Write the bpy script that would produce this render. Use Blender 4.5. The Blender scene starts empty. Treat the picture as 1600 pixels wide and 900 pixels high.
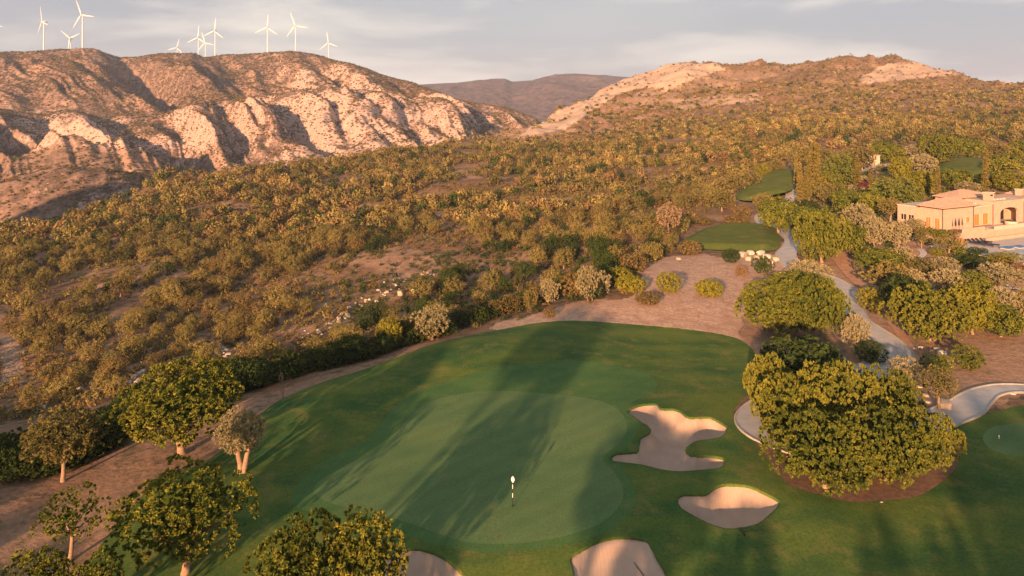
import bpy, math, random
import numpy as np
from mathutils import Vector
from mathutils.geometry import delaunay_2d_cdt

R = np.random.default_rng(7)
random.seed(7)
C = bpy.context.scene.collection

# ------------------------------------------------------------------ camera, sky, sun
F = 1101.0          # focal length in photo pixels (1600 wide)
CX, HY = 800.0, 165.0
CAMZ = 29.0
sc = bpy.context.scene
cd = bpy.data.cameras.new('camera')
cam = bpy.data.objects.new('camera', cd); C.objects.link(cam)
cd.sensor_width = 36.0
cd.lens = 36.0 * F / 1600.0
cd.shift_y = -(450.0 - HY) / 1600.0
cd.clip_start = 0.5; cd.clip_end = 30000
cam.location = (0, 0, CAMZ); cam.rotation_euler = (math.radians(90), 0, 0)
sc.camera = cam

SUN_AZ = math.radians(20)      # light travels towards this heading (right of forward)
SUN_EL = math.radians(12.0)
sun_dir = Vector((-math.sin(SUN_AZ) * math.cos(SUN_EL), -math.cos(SUN_AZ) * math.cos(SUN_EL), math.sin(SUN_EL)))
sd = bpy.data.lights.new('sun', 'SUN'); sun = bpy.data.objects.new('sun', sd); C.objects.link(sun)
sd.energy = 5.0; sd.angle = math.radians(1.0); sd.color = (1.0, 0.53, 0.265)
sun.rotation_euler = sun_dir.to_track_quat('Z', 'Y').to_euler()
sun.location = (0, -50, 80)

w = bpy.data.worlds.new('World'); sc.world = w; w.use_nodes = True
nt = w.node_tree; nt.nodes.clear()
def N(nt, t, **k):
    n = nt.nodes.new(t)
    for a, b in k.items():
        if a == 'inp':
            for i, v in b.items(): n.inputs[i].default_value = v
        else: setattr(n, a, b)
    return n
sky = N(nt, 'ShaderNodeTexSky', sky_type='NISHITA', sun_disc=False, sun_elevation=SUN_EL)
sky.sun_rotation = math.atan2(sun_dir.x, sun_dir.y)
sky.dust_density = 1.5; sky.air_density = 1.0
tc = N(nt, 'ShaderNodeTexCoord')
mp = N(nt, 'ShaderNodeMapping'); mp.inputs['Scale'].default_value = (2.2, 2.2, 11.0); mp.inputs['Location'].default_value = (0.35, 0.1, 0.6)
n1 = N(nt, 'ShaderNodeTexNoise', inp={'Scale': 1.5, 'Detail': 7.0, 'Roughness': 0.52, 'Distortion': 0.35})
n2 = N(nt, 'ShaderNodeTexNoise', inp={'Scale': 0.9, 'Detail': 3.0, 'Roughness': 0.5})
r1 = N(nt, 'ShaderNodeValToRGB'); r1.color_ramp.elements[0].position = 0.47; r1.color_ramp.elements[1].position = 0.70
r2 = N(nt, 'ShaderNodeValToRGB'); r2.color_ramp.elements[0].position = 0.36; r2.color_ramp.elements[1].position = 0.66
r2.color_ramp.elements[0].color = (3.3, 3.4, 3.75, 1); r2.color_ramp.elements[1].color = (4.15, 4.1, 4.15, 1)
mx = N(nt, 'ShaderNodeMixRGB'); mx.inputs[0].default_value = 0.86
mx2 = N(nt, 'ShaderNodeMixRGB'); mx2.inputs[2].default_value = (7.4, 6.7, 5.8, 1)
mm = N(nt, 'ShaderNodeMath', operation='MULTIPLY'); mm.inputs[1].default_value = 0.8
bg = N(nt, 'ShaderNodeBackground'); bg.inputs['Strength'].default_value = 0.050
wo = N(nt, 'ShaderNodeOutputWorld')
L = nt.links.new
L(tc.outputs['Generated'], mp.inputs['Vector']); L(mp.outputs[0], n1.inputs['Vector']); L(mp.outputs[0], n2.inputs['Vector'])
L(n1.outputs['Fac'], r1.inputs[0]); L(n2.outputs['Fac'], r2.inputs[0])
sep = N(nt, 'ShaderNodeSeparateXYZ'); L(tc.outputs['Generated'], sep.inputs[0])
zr = N(nt, 'ShaderNodeMapRange'); zr.inputs['From Min'].default_value = .25; zr.inputs['From Max'].default_value = .8; zr.inputs['To Min'].default_value = .88; zr.inputs['To Max'].default_value = .45
L(sep.outputs[2], zr.inputs['Value']); L(zr.outputs[0], mx.inputs[0])
L(sky.outputs[0], mx.inputs[1]); L(r2.outputs[0], mx.inputs[2])
L(r1.outputs[0], mm.inputs[0]); L(mm.outputs[0], mx2.inputs[0]); L(mx.outputs[0], mx2.inputs[1])
L(mx2.outputs[0], bg.inputs['Color']); L(bg.outputs[0], wo.inputs['Surface'])

sc.view_settings.view_transform = 'Standard'; sc.view_settings.look = 'None'
sc.view_settings.exposure = 1.52; sc.view_settings.gamma = 1.0; sc.view_settings.use_curve_mapping = False
sc.render.engine = 'CYCLES'
sc.cycles.max_bounces = 5; sc.cycles.diffuse_bounces = 2; sc.cycles.glossy_bounces = 2; sc.cycles.transmission_bounces = 3
sc.cycles.volume_bounces = 0; sc.cycles.transparent_max_bounces = 4
sc.cycles.use_denoising = True

# ------------------------------------------------------------------ noise and terrain height functions
def _h(ix, iy, s):
    n = (ix.astype(np.int64) * 374761393 + iy.astype(np.int64) * 668265263 + s * 2147483647) & 0xffffffff
    n = ((n ^ (n >> 13)) * 1274126177) & 0xffffffff
    n = (n ^ (n >> 16)) & 0xffffffff
    return n / 4294967295.0
def vn(x, y, s=0):
    x = np.asarray(x, float); y = np.asarray(y, float)
    ix = np.floor(x); iy = np.floor(y); fx = x - ix; fy = y - iy
    fx = fx * fx * fx * (fx * (fx * 6 - 15) + 10); fy = fy * fy * fy * (fy * (fy * 6 - 15) + 10)
    a = _h(ix, iy, s); b = _h(ix + 1, iy, s); c = _h(ix, iy + 1, s); d = _h(ix + 1, iy + 1, s)
    return (a + (b - a) * fx) * (1 - fy) + (c + (d - c) * fx) * fy
def fbm(x, y, o=4, s=0, g=0.5):
    t = 0; a = 1; n = 0
    for k in range(o):
        t = t + a * (vn(x, y, s + k) - 0.5); n += a; a *= g; x = np.asarray(x) * 2.03 + 17.1; y = np.asarray(y) * 2.03 - 9.7
    return t / n * 2
def ridged(x, y, o=4, s=0):
    t = 0; a = 1; n = 0
    for k in range(o):
        t = t + a * (1 - np.abs(2 * vn(x, y, s + k) - 1)); n += a; a *= 0.5; x = np.asarray(x) * 2.03 + 17.1; y = np.asarray(y) * 2.03 - 9.7
    return t / n
def sstep(t):
    t = np.clip(t, 0, 1); return t * t * (3 - 2 * t)
def pip(x, y, poly):
    x = np.asarray(x, float); y = np.asarray(y, float); r = np.zeros(x.shape, bool); n = len(poly)
    for i in range(n):
        x1, y1 = poly[i]; x2, y2 = poly[(i + 1) % n]
        if y1 == y2: continue
        c = ((y1 > y) != (y2 > y)) & (x < (x2 - x1) * (y - y1) / (y2 - y1) + x1)
        r ^= c
    return r
def dseg(x, y, poly, closed=True):
    d = np.full(np.shape(x), 1e9); n = len(poly)
    for i in range(n if closed else n - 1):
        x1, y1 = poly[i]; x2, y2 = poly[(i + 1) % n]
        vx, vy = x2 - x1, y2 - y1; l = vx * vx + vy * vy + 1e-9
        t = np.clip(((x - x1) * vx + (y - y1) * vy) / l, 0, 1)
        d = np.minimum(d, np.hypot(x - x1 - t * vx, y - y1 - t * vy))
    return d
def P0(px, py, z=0.0):
    D = (CAMZ - z) * F / (py - HY); return ((px - CX) / F * D, D)
def smooth_poly(pts, n=5, closed=True):      # Catmull-Rom
    pts = [np.array(p, float) for p in pts]; m = len(pts); out = []
    for i in range(m if closed else m - 1):
        if closed: p0, p1, p2, p3 = pts[i - 1], pts[i], pts[(i + 1) % m], pts[(i + 2) % m]
        else: p0, p1, p2, p3 = pts[max(i - 1, 0)], pts[i], pts[i + 1], pts[min(i + 2, m - 1)]
        for k in range(n):
            t = k / n
            out.append(tuple(0.5 * ((2 * p1) + (-p0 + p2) * t + (2 * p0 - 5 * p1 + 4 * p2 - p3) * t * t + (-p0 + 3 * p1 - 3 * p2 + p3) * t ** 3)))
    if not closed: out.append(tuple(pts[-1]))
    return out

CREST = [(-700, 420, 240), (-300, 385, 240), (0, 366, 250), (100, 347, 275), (160, 327, 292), (215, 304, 312), (250, 282, 328), (265, 266, 335), (290, 278, 340), (330, 277, 350), (400, 267, 370), (480, 256, 395), (560, 246, 430),
         (640, 238, 470), (700, 229, 520), (760, 219, 570), (800, 206, 610), (830, 193, 660), (900, 163, 760), (960, 128, 860), (1000, 109, 890), (1040, 99, 900), (1100, 98, 900), (1140, 105, 900),
         (1200, 105, 900), (1240, 106, 900), (1270, 97, 890), (1330, 89, 880), (1390, 88, 880), (1440, 94, 860), (1490, 110, 820), (1530, 124, 780), (1600, 135, 730), (1800, 150, 640), (2300, 160, 560)]
ca = np.array(CREST, float)
CPX, CD = ca[:, 0], ca[:, 2]; CZ = CAMZ - (ca[:, 1] - HY) / F * CD
TP = [(0, 640, 92), (0, 560, 118), (0, 480, 152), (0, 400, 205), (-300, 640, 92), (-300, 500, 150), (-300, 420, 210),
      (200, 600, 96), (200, 520, 128), (200, 440, 168), (200, 370, 220), (200, 330, 270),
      (400, 560, 106), (400, 500, 132), (400, 440, 165), (400, 380, 208), (400, 320, 270), (400, 285, 320),
      (600, 500, 118), (600, 450, 146), (600, 400, 182), (600, 340, 240), (600, 280, 330), (600, 255, 400),
      (800, 455, 130), (800, 415, 152), (800, 380, 182), (800, 330, 238), (800, 270, 330), (800, 235, 450),
      (1000, 340, 190), (1000, 290, 270), (1000, 240, 400), (1000, 190, 600), (1000, 150, 760),
      (1200, 360, 163), (1200, 320, 198), (1200, 280, 240), (1200, 240, 310), (1200, 200, 450), (1200, 150, 700),
      (1400, 360, 140), (1400, 300, 188), (1400, 260, 235), (1400, 220, 330), (1400, 180, 500), (1400, 130, 740),
      (1600, 361, 137), (1600, 300, 190), (1600, 240, 280), (1600, 190, 430), (1600, 155, 600),
      (1900, 361, 137), (1900, 300, 200), (1900, 200, 430)]
TZ = [(p, y) for p, y in [(-300, 900), (0, 900), (200, 860), (0, 780), (-300, 780), (150, 740), (400, 900), (800, 900), (1200, 900), (1600, 900), (1900, 900), (400, 720), (800, 750), (1200, 760), (1600, 740), (1900, 740),
      (250, 690), (400, 640), (600, 640), (900, 620), (1200, 620), (1500, 620), (1900, 620), (520, 590), (680, 540), (830, 508), (950, 500), (1100, 500), (1300, 500), (1500, 520), (950, 460), (1100, 430), (1010, 420), (1280, 440), (1900, 520), (600, 575), (1180, 400)]]
pts = []
for p, y, D in TP + [(c[0], c[1], c[2]) for c in CREST]:
    pts.append((p, D, CAMZ - (y - HY) / F * D))
for p, y in TZ:
    pts.append((p, CAMZ * F / (y - HY), 0.0))
pts = np.array(pts)
def _k(a, b): return np.stack([a / 260.0, np.log(b) * 3.4], -1)
Q = _k(pts[:, 0], pts[:, 1]); nq = len(Q)
def _phi(r2): return 0.5 * r2 * np.log(r2 + 1e-12)
K = _phi(((Q[:, None] - Q[None]) ** 2).sum(-1)) + np.eye(nq) * 0.01
Pm = np.concatenate([np.ones((nq, 1)), Q], 1)
A = np.zeros((nq + 3, nq + 3)); A[:nq, :nq] = K; A[:nq, nq:] = Pm; A[nq:, :nq] = Pm.T
CO = np.linalg.solve(A, np.concatenate([pts[:, 2], np.zeros(3)]))

BUNK = {
 'a': [(980,652),(995,642),(1013,639),(1028,640),(1033,648),(1050,648),(1063,652),(1077,662),(1100,660),(1113,661),(1135,673),(1137,678),(1130,690),(1113,696),(1090,700),(1077,708),(1073,717),(1082,723),(1107,724),(1130,727),(1133,735),(1130,743),(1113,748),(1063,752),(1033,748),(1003,739),(960,731),(954,725),(963,717),(993,716),(997,707),(1000,695),(1015,686),(1012,678),(1000,670),(988,660)],
 'b': [(1057,797),(1067,787),(1100,787),(1117,777),(1133,772),(1167,773),(1193,782),(1217,793),(1219,800),(1207,813),(1187,828),(1160,835),(1133,837),(1107,830),(1080,818),(1063,808)],
 'c': [(890,880),(905,871),(930,859),(960,852),(990,852),(1012,857),(1022,870),(1030,885),(1042,905),(1040,935),(960,945),(905,930),(893,895)],
 'd': [(580,905),(592,885),(620,868),(655,865),(690,875),(720,898),(735,925),(720,950),(600,950)]}
BW = {k: smooth_poly([P0(*p) for p in v], 3) for k, v in BUNK.items()}
GREEN = smooth_poly([P0(*p) for p in [(489,772),(510,749),(551,726),(589,704),(615,681),(642,651),(672,630),(721,618),(778,614),(834,616),(891,622),(940,633),(968,651),(980,677),(970,700),(946,719),(942,728),(959,749),(973,775),(970,802),(944,828),(902,845),(834,857),(770,859),(721,854),(664,835),(612,818),(551,803),(510,791)]], 3)
FRINGE = smooth_poly([P0(*p) for p in [(455,785),(480,745),(530,712),(572,690),(600,655),(640,620),(700,600),(760,585),(850,572),(930,570),(1000,582),(1026,600),(1015,622),(985,638),(1000,660),(998,680),(984,705),(962,722),(975,748),(992,778),(990,808),(960,838),(905,858),(834,868),(770,871),(715,866),(650,850),(600,835),(540,820),(480,806)]], 3)
SECOND = smooth_poly([P0(*p) for p in [(1536,685),(1545,668),(1575,660),(1620,656),(1680,665),(1700,690),(1660,712),(1600,712),(1555,704)]], 3)
COURSE = smooth_poly([P0(*p) for p in [(60,960),(120,905),(160,852),(205,800),(250,758),(310,733),(352,705),(385,676),(410,650),(445,625),(520,594),(600,563),(680,536),(760,517),(830,504),(900,500),(980,503),(1060,508),(1130,518),(1163,530),(1182,552),(1188,580),(1186,600),(1150,640),(1150,670),(1195,700),(1202,730),(1222,758),(1285,776),(1350,783),(1420,774),(1460,752),(1490,722),(1496,690),(1480,662),(1540,645),(1620,628),(1750,640),(1950,660),(2100,760),(2100,960),(1200,985),(500,985)]], 3)
TEES = {'front': [(1062,378),(1082,366),(1112,354),(1160,351),(1203,353),(1216,362),(1220,380),(1214,391),(1180,393),(1120,391),(1075,388)],
        'back': [(1148,310),(1165,293),(1185,278),(1205,268),(1238,265),(1241,285),(1238,303),(1210,310),(1175,316)],
        'far': [(1462,262),(1480,250),(1520,250),(1552,262),(1560,278),(1500,284),(1468,276)]}

def Hraw(x, y):
    x = np.asarray(x, float); y = np.asarray(y, float)
    D = np.maximum(y, 30.0); px = np.clip(CX + F * x / D, -420, 2000)
    sh = D.shape; pf = px.ravel()
    dc = np.interp(pf, CPX, CD)
    dd = np.minimum(D.ravel(), dc)
    z = np.empty(pf.size)
    for i in range(0, pf.size, 60000):
        q = _k(pf[i:i + 60000], dd[i:i + 60000])
        r2 = ((q[:, None] - Q[None]) ** 2).sum(-1)
        z[i:i + 60000] = _phi(r2) @ CO[:nq] + CO[nq] + q @ CO[nq + 1:]
    over = D.ravel() - dc
    z = z - np.where(over > 0, 0.45 * np.maximum(over, 0) * (1 - np.exp(-np.maximum(over, 0) / 30)), 0)
    z = np.maximum(z, -125)
    return z.reshape(sh)
HO = np.array((82.5, 135.0)); HA = np.array((.905, .425)); HB = np.array((-.425, .905))      # the villa's own axes
def Hn(x, y, detail=True):
    x = np.asarray(x, float); y = np.asarray(y, float)
    z = Hraw(x, y)
    D = np.maximum(y, 30.0)
    wild = sstep((D - 95) / 60) * sstep((np.abs(z) - 0.3) / 2.5)
    wild = np.maximum(wild, sstep((D - 200) / 60))
    px = CX + F * x / D
    farhill = sstep((D - 420) / 250)
    if detail:
        z = z + wild * (fbm(x / 38, y / 38, 4, 5) * 2.4 + fbm(x / 9, y / 9, 3, 9) * 0.7)
        z = z + farhill * ((ridged(x / 130 + 3, y / 130, 4, 21) - 0.55) * 28 + (ridged(x / 34, y / 44, 3, 25) - .6) * 7 + fbm(x / 9, y / 12, 2, 27) * 1.6)
    # gentle shaping of the golf course
    near = 1 - sstep((D - 95) / 30)
    z = z + near * (fbm(x / 22, y / 22, 2, 31) * 0.55)
    g = np.hypot(x - 3, y - 60); z = z + 0.5 * np.exp(-(g / 16) ** 2) * near
    for k, h in (('a', .55), ('b', .55), ('c', .35), ('d', .3)):
        c = np.mean(BW[k], 0); z = z + h * np.exp(-(((x - c[0]) / 9) ** 2 + ((y - c[1] - 3) / 6) ** 2))
    # villa platform
    s = (x - HO[0]) * HA[0] + (y - HO[1]) * HA[1]; t = (x - HO[0]) * HB[0] + (y - HO[1]) * HB[1]
    f = (1 - sstep((np.maximum(np.abs(s - 19) - 24, np.abs(t - 9.5) - 11)) / 3))
    z = z * (1 - f) + 5.0 * f
    f = 1 - sstep(np.maximum(np.abs(s - 13) - 23, np.abs(t + 11.8) - 9.0) / 3)
    z = z * (1 - f) + 3.3 * f
    return z

KEY = np.array([ # px, y base, D base, y lower crest, D lower crest, y upper crest, D upper crest
 (-700, 400, 520, 190, 950, 110, 1400), (-250, 350, 520, 175, 960, 95, 1400), (0, 322, 540, 168, 1000, 83, 1400), (60, 312, 550, 169, 1000, 80, 1400), (110, 300, 560, 168, 1000, 75, 1390), (150, 295, 570, 170, 990, 74, 1380), (165, 292, 570, 171, 985, 80, 1400), (185, 288, 580, 172, 980, 87, 1430),
 (230, 280, 600, 173, 975, 86, 1450), (270, 272, 610, 168, 980, 84, 1440), (300, 268, 620, 161, 985, 84, 1420), (315, 266, 620, 159, 990, 90, 1450), (345, 262, 640, 156, 1000, 86, 1480), (400, 258, 650, 152, 1010, 83, 1460), (450, 254, 660, 146, 1020, 81, 1430),
 (480, 250, 670, 142, 1025, 83, 1400), (505, 248, 680, 139, 1030, 87, 1380), (530, 246, 690, 139, 1030, 95, 1360), (570, 243, 700, 140, 1020, 106, 1340), (600, 240, 700, 143, 1000, 116, 1330), (640, 236, 710, 147, 980, 128, 1320),
 (680, 230, 720, 151, 950, 143, 1310), (700, 228, 730, 155, 930, 150, 1300), (718, 226, 740, 168, 900, 155, 1290), (730, 224, 750, 188, 880, 158, 1280), (745, 224, 760, 206, 900, 161, 1270), (790, 220, 800, 207, 960, 170, 1250), (830, 218, 820, 205, 1000, 184, 1230), (870, 230, 840, 225, 1000, 215, 1200), (1000, 260, 840, 250, 1000, 240, 1200)], float)
GUL = [(92,1390,205,1150,30,14),(138,1380,275,1140,34,20),(185,1420,262,1180,46,26),(205,1400,285,1120,40,20),(385,1400,450,1160,60,26),(430,1380,470,1180,30,14),(488,1370,570,1150,38,26),(345,1440,372,1250,40,14),(20,1370,60,1180,24,8),
       (40,980,190,690,50,20),(150,980,300,700,45,24),(262,985,300,880,22,16),(420,1000,520,720,24,15),(560,1000,650,740,26,15),(350,980,420,720,26,9),(655,960,700,760,24,14),(490,1010,560,760,22,9),(610,990,670,770,16,8),(230,960,330,640,50,22),(610,1320,690,1180,40,16)]
GW = [((a - CX) / F * b, b, (c - CX) / F * d, d, w_, h_) for a, b, c, d, w_, h_ in GUL]
def Hm(x, y):
    x = np.asarray(x, float); y = np.asarray(y, float)
    wx = fbm(x / 90, y / 90, 4, 41); wy = fbm(x / 90 + 50, y / 90, 4, 44)
    px = CX + F * x / y + wx * 9
    D = y + wy * 26
    kb = [np.interp(px, KEY[:, 0], KEY[:, i]) for i in range(7)]
    z0 = CAMZ - (kb[1] - HY) / F * kb[2]; z1 = CAMZ - (kb[3] - HY) / F * kb[4]; z2 = CAMZ - (kb[5] - HY) / F * kb[6]
    d0, d1, d2 = kb[2], kb[4], kb[6]
    t = (D - d0) / (d1 - d0)
    tt = np.clip(t, 0, 1)
    prof = 0.35 * tt + 0.65 * sstep(tt) + 0.05 * np.sin(tt * 15 + wx * 4) * tt * (1 - tt) * 3
    z = np.where(D < d0, z0 - (d0 - D) * 0.35, z0 + (z1 - z0) * prof)
    dipd = 55.0
    tb = np.clip((D - d1) / dipd, 0, 1); zdip = z1 - 12
    z = np.where(D > d1, z1 + (zdip - z1) * sstep(tb), z)
    t2 = np.clip((D - d1 - dipd) / (d2 - d1 - dipd), 0, 1)
    z = np.where(D > d1 + dipd, zdip + (z2 - zdip) * (0.55 * t2 + 0.45 * sstep(t2)), z)
    z = np.where(D > d2, z2 - (D - d2) * 0.02, z)
    slope1 = np.clip(4 * tt * (1 - tt), 0, 1) * (D < d1); slope2 = np.clip(4 * t2 * (1 - t2), 0, 1)
    q1 = px + (D - 1000) * 0.30 + fbm(x / 160, y / 160, 3, 77) * 34; q2 = px + (D - 1400) * 0.42 + fbm(x / 190, y / 190, 3, 78) * 30
    z = z + slope1 * ((ridged(q1 / 62, D / 420, 3, 51) - 0.6) * 62 + (ridged(q1 / 17, D / 140, 3, 57) - .6) * 6)
    z = z + slope2 * ((ridged(q2 / 70, D / 520, 3, 61) - 0.6) * 46 + (ridged(q2 / 16, D / 130, 3, 57) - .6) * 6)
    z = z + fbm(x / 24, y / 24, 4, 71) * 2.6 + fbm(x / 7, y / 7, 2, 75) * 0.9
    for x1, y1, x2, y2, w_, h_ in GW:
        vx, vy = x2 - x1, y2 - y1; l = vx * vx + vy * vy
        tq = np.clip(((x - x1) * vx + (y - y1) * vy) / l, 0, 1)
        d = np.hypot(x - x1 - tq * vx + wx * 10, y - y1 - tq * vy)
        z = z - 1.5 * h_ * np.exp(-(d / w_ * 1.7) ** 2) * (0.4 + 0.6 * np.sin(np.pi * np.clip(tq, 0.08, .92)))
    for a, b, c, r, h_ in ((80, 257, 640, 60, 30), (48, 296, 545, 42, 20), (190, 300, 560, 40, 8)):
        cx_ = (a - CX) / F * c
        z = z + h_ * np.exp(-(((x - cx_) / (r * 1.2)) ** 2 + ((y - c) / (r * .8)) ** 2))
    return z

def proj(x, y, z): return CX + F * x / y, HY + (CAMZ - z) * F / y
_Ds = np.exp(np.linspace(math.log(34), math.log(1300), 900))
def at(px, py, off=0.0):
    """where the line of sight through a photo pixel meets the near ground"""
    xs = (px - CX) / F * _Ds; zr = CAMZ - (py - HY) / F * _Ds
    h = Hn(xs, _Ds) + off; s = zr - h
    i = np.argmax(s < 0)
    if s[i] >= 0 or i == 0:
        i = int(np.argmin(np.abs(s)));  D = _Ds[i]
    else:
        t = s[i - 1] / (s[i - 1] - s[i]); D = _Ds[i - 1] + t * (_Ds[i] - _Ds[i - 1])
    X = (px - CX) / F * D
    return float(X), float(D), float(Hn(np.array([X]), np.array([D]))[0])

# ------------------------------------------------------------------ mesh helpers
def mesh_np(name, V, Fc, mats, attrs=None, smooth=False, mi=None, nrm=None):
    me = bpy.data.meshes.new(name)
    V = np.asarray(V, np.float32); Fc = np.asarray(Fc, np.int32)
    k = Fc.shape[1]; nf = len(Fc)
    me.vertices.add(len(V)); me.vertices.foreach_set('co', V.ravel())
    me.loops.add(nf * k); me.loops.foreach_set('vertex_index', Fc.ravel())
    me.polygons.add(nf); me.polygons.foreach_set('loop_start', np.arange(nf, dtype=np.int32) * k)
    if mi is not None: me.polygons.foreach_set('material_index', np.asarray(mi, np.int32))
    if smooth: me.polygons.foreach_set('use_smooth', np.ones(nf, bool))
    me.update(calc_edges=True)
    for n, (dom, a) in (attrs or {}).items():
        at_ = me.attributes.new(n, 'FLOAT', dom); at_.data.foreach_set('value', np.asarray(a, np.float32))
    if nrm is not None:
        me.attributes.new('custom_normal', 'FLOAT_VECTOR', 'FACE').data.foreach_set('vector', np.asarray(nrm, np.float32).ravel())
    for m in mats: me.materials.append(m)
    if nrm is None: me.validate()
    me.update()
    return me
def link(name, me, parent=None, loc=None, **props):
    o = bpy.data.objects.new(name, me); C.objects.link(o)
    if parent is not None: o.parent = parent
    if loc is not None: o.location = loc
    for k, v in props.items():
        if v is not None: o[k] = v
    return o
def thing(name, label, cat, loc, rz=0, scale=(1, 1, 1), group=None):
    o = bpy.data.objects.new(name, None); C.objects.link(o)
    o.empty_display_size = 0.3
    o.location = loc; o.rotation_euler = (0, 0, rz); o.scale = scale
    o['label'] = label; o['category'] = cat
    if group: o['group'] = group
    return o
class MB:
    def __init__(s): s.v = []; s.f = []
    def box(s, x0, x1, y0, y1, z0, z1):
        b = len(s.v); s.v += [(x, y, z) for z in (z0, z1) for y in (y0, y1) for x in (x0, x1)]
        for q in ((0, 2, 3, 1), (4, 5, 7, 6), (0, 1, 5, 4), (2, 6, 7, 3), (0, 4, 6, 2), (1, 3, 7, 5)): s.f.append([b + i for i in q])
    def tube(s, P, Rr, n=8, cap=True):
        b = len(s.v); P = [Vector(p) for p in P]
        for i, p in enumerate(P):
            d = (P[min(i + 1, len(P) - 1)] - P[max(i - 1, 0)]).normalized()
            a = d.cross(Vector((0.13, 1, 0.07))).normalized(); c = d.cross(a)
            for k in range(n):
                t = 2 * math.pi * k / n; s.v.append(tuple(p + (a * math.cos(t) + c * math.sin(t)) * Rr[i]))
        for i in range(len(P) - 1):
            for k in range(n):
                k2 = (k + 1) % n; s.f.append([b + i * n + k, b + i * n + k2, b + (i + 1) * n + k2, b + (i + 1) * n + k])
        if cap:
            s.f.append([b + k for k in range(n)][::-1]); s.f.append([b + (len(P) - 1) * n + k for k in range(n)])
    def poly(s, pts, z0, z1):
        b = len(s.v); n = len(pts); s.v += [(p[0], p[1], z0) for p in pts] + [(p[0], p[1], z1) for p in pts]
        s.f.append([b + i for i in range(n)][::-1]); s.f.append([b + n + i for i in range(n)])
        for i in range(n): j = (i + 1) % n; s.f.append([b + i, b + j, b + n + j, b + n + i])
    def mesh(s, name, mat, smooth=False):
        me = bpy.data.meshes.new(name); me.from_pydata(s.v, [], s.f); me.materials.append(mat)
        if smooth: me.polygons.foreach_set('use_smooth', [True] * len(me.polygons))
        me.update(); return me
    def build(s, name, mat, parent=None, smooth=False, **k): return link(name, s.mesh(name, mat, smooth), parent, **k)

# ------------------------------------------------------------------ materials
def newmat(name):
    m = bpy.data.materials.new(name); m.use_nodes = True; nt = m.node_tree; nt.nodes.clear(); return m, nt
def ramp(nt, els):
    r = N(nt, 'ShaderNodeValToRGB'); e = r.color_ramp.elements
    while len(e) < len(els): e.new(0.5)
    for i, (p, c) in enumerate(els): e[i].position = p; e[i].color = (*c, 1)
    return r
def pos_noise(nt, scale, detail=3, rough=0.55, vec=None, stretch=None):
    n = N(nt, 'ShaderNodeTexNoise', inp={'Scale': scale, 'Detail': detail, 'Roughness': rough})
    if vec is None:
        g = N(nt, 'ShaderNodeNewGeometry'); vec = g.outputs['Position']
    if stretch:
        m = N(nt, 'ShaderNodeMapping'); m.inputs['Scale'].default_value = stretch; nt.links.new(vec, m.inputs['Vector']); vec = m.outputs[0]
    nt.links.new(vec, n.inputs['Vector']); return n
def mixc(nt, fac, a, b, mode='MIX'):
    m = N(nt, 'ShaderNodeMixRGB', blend_type=mode)
    for i, v in ((0, fac), (1, a), (2, b)):
        if isinstance(v, (int, float)): m.inputs[i].default_value = v
        elif isinstance(v, tuple): m.inputs[i].default_value = (*v, 1)
        else: nt.links.new(v, m.inputs[i])
    return m
def simple(name, col, rough=0.8, var=0.15, scale=1.5, metal=0.0, bump=0.0, spec=0.3):
    m, nt = newmat(name); n = pos_noise(nt, scale, 4, 0.6)
    a = tuple(c * (1 - var) for c in col); b = tuple(min(1, c * (1 + var)) for c in col)
    r = ramp(nt, [(0.3, a), (0.7, b)]); nt.links.new(n.outputs['Fac'], r.inputs[0])
    p = N(nt, 'ShaderNodeBsdfPrincipled', inp={'Roughness': rough, 'Metallic': metal, 'Specular IOR Level': spec}); nt.links.new(r.outputs[0], p.inputs['Base Color'])
    if bump:
        bn = pos_noise(nt, scale * 6, 4, 0.6); bb = N(nt, 'ShaderNodeBump', inp={'Strength': 0.6, 'Distance': bump}); nt.links.new(bn.outputs['Fac'], bb.inputs['Height']); nt.links.new(bb.outputs[0], p.inputs['Normal'])
    o = N(nt, 'ShaderNodeOutputMaterial'); nt.links.new(p.outputs[0], o.inputs[0]); return m
def leafmat(name, cols, trans=0.22):
    m, nt = newmat(name)
    a = N(nt, 'ShaderNodeAttribute', attribute_name='var'); oi = N(nt, 'ShaderNodeObjectInfo')
    s = N(nt, 'ShaderNodeMath', operation='MULTIPLY_ADD'); s.inputs[1].default_value = 0.22
    nt.links.new(oi.outputs['Random'], s.inputs[0]); nt.links.new(a.outputs['Fac'], s.inputs[2])
    k = N(nt, 'ShaderNodeMath', operation='SUBTRACT'); k.inputs[1].default_value = 0.08; nt.links.new(s.outputs[0], k.inputs[0])
    r = ramp(nt, [(i / (len(cols) - 1), c) for i, c in enumerate(cols)]); nt.links.new(k.outputs[0], r.inputs[0])
    d = N(nt, 'ShaderNodeBsdfDiffuse'); t = N(nt, 'ShaderNodeBsdfTranslucent'); mxs = N(nt, 'ShaderNodeMixShader'); mxs.inputs[0].default_value = trans
    g = mixc(nt, 1.0, r.outputs[0], (1.2, 1.15, 0.6), 'MULTIPLY')
    nt.links.new(r.outputs[0], d.inputs[0]); nt.links.new(g.outputs[0], t.inputs[0]); nt.links.new(d.outputs[0], mxs.inputs[1]); nt.links.new(t.outputs[0], mxs.inputs[2])
    o = N(nt, 'ShaderNodeOutputMaterial'); nt.links.new(mxs.outputs[0], o.inputs[0]); return m
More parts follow.
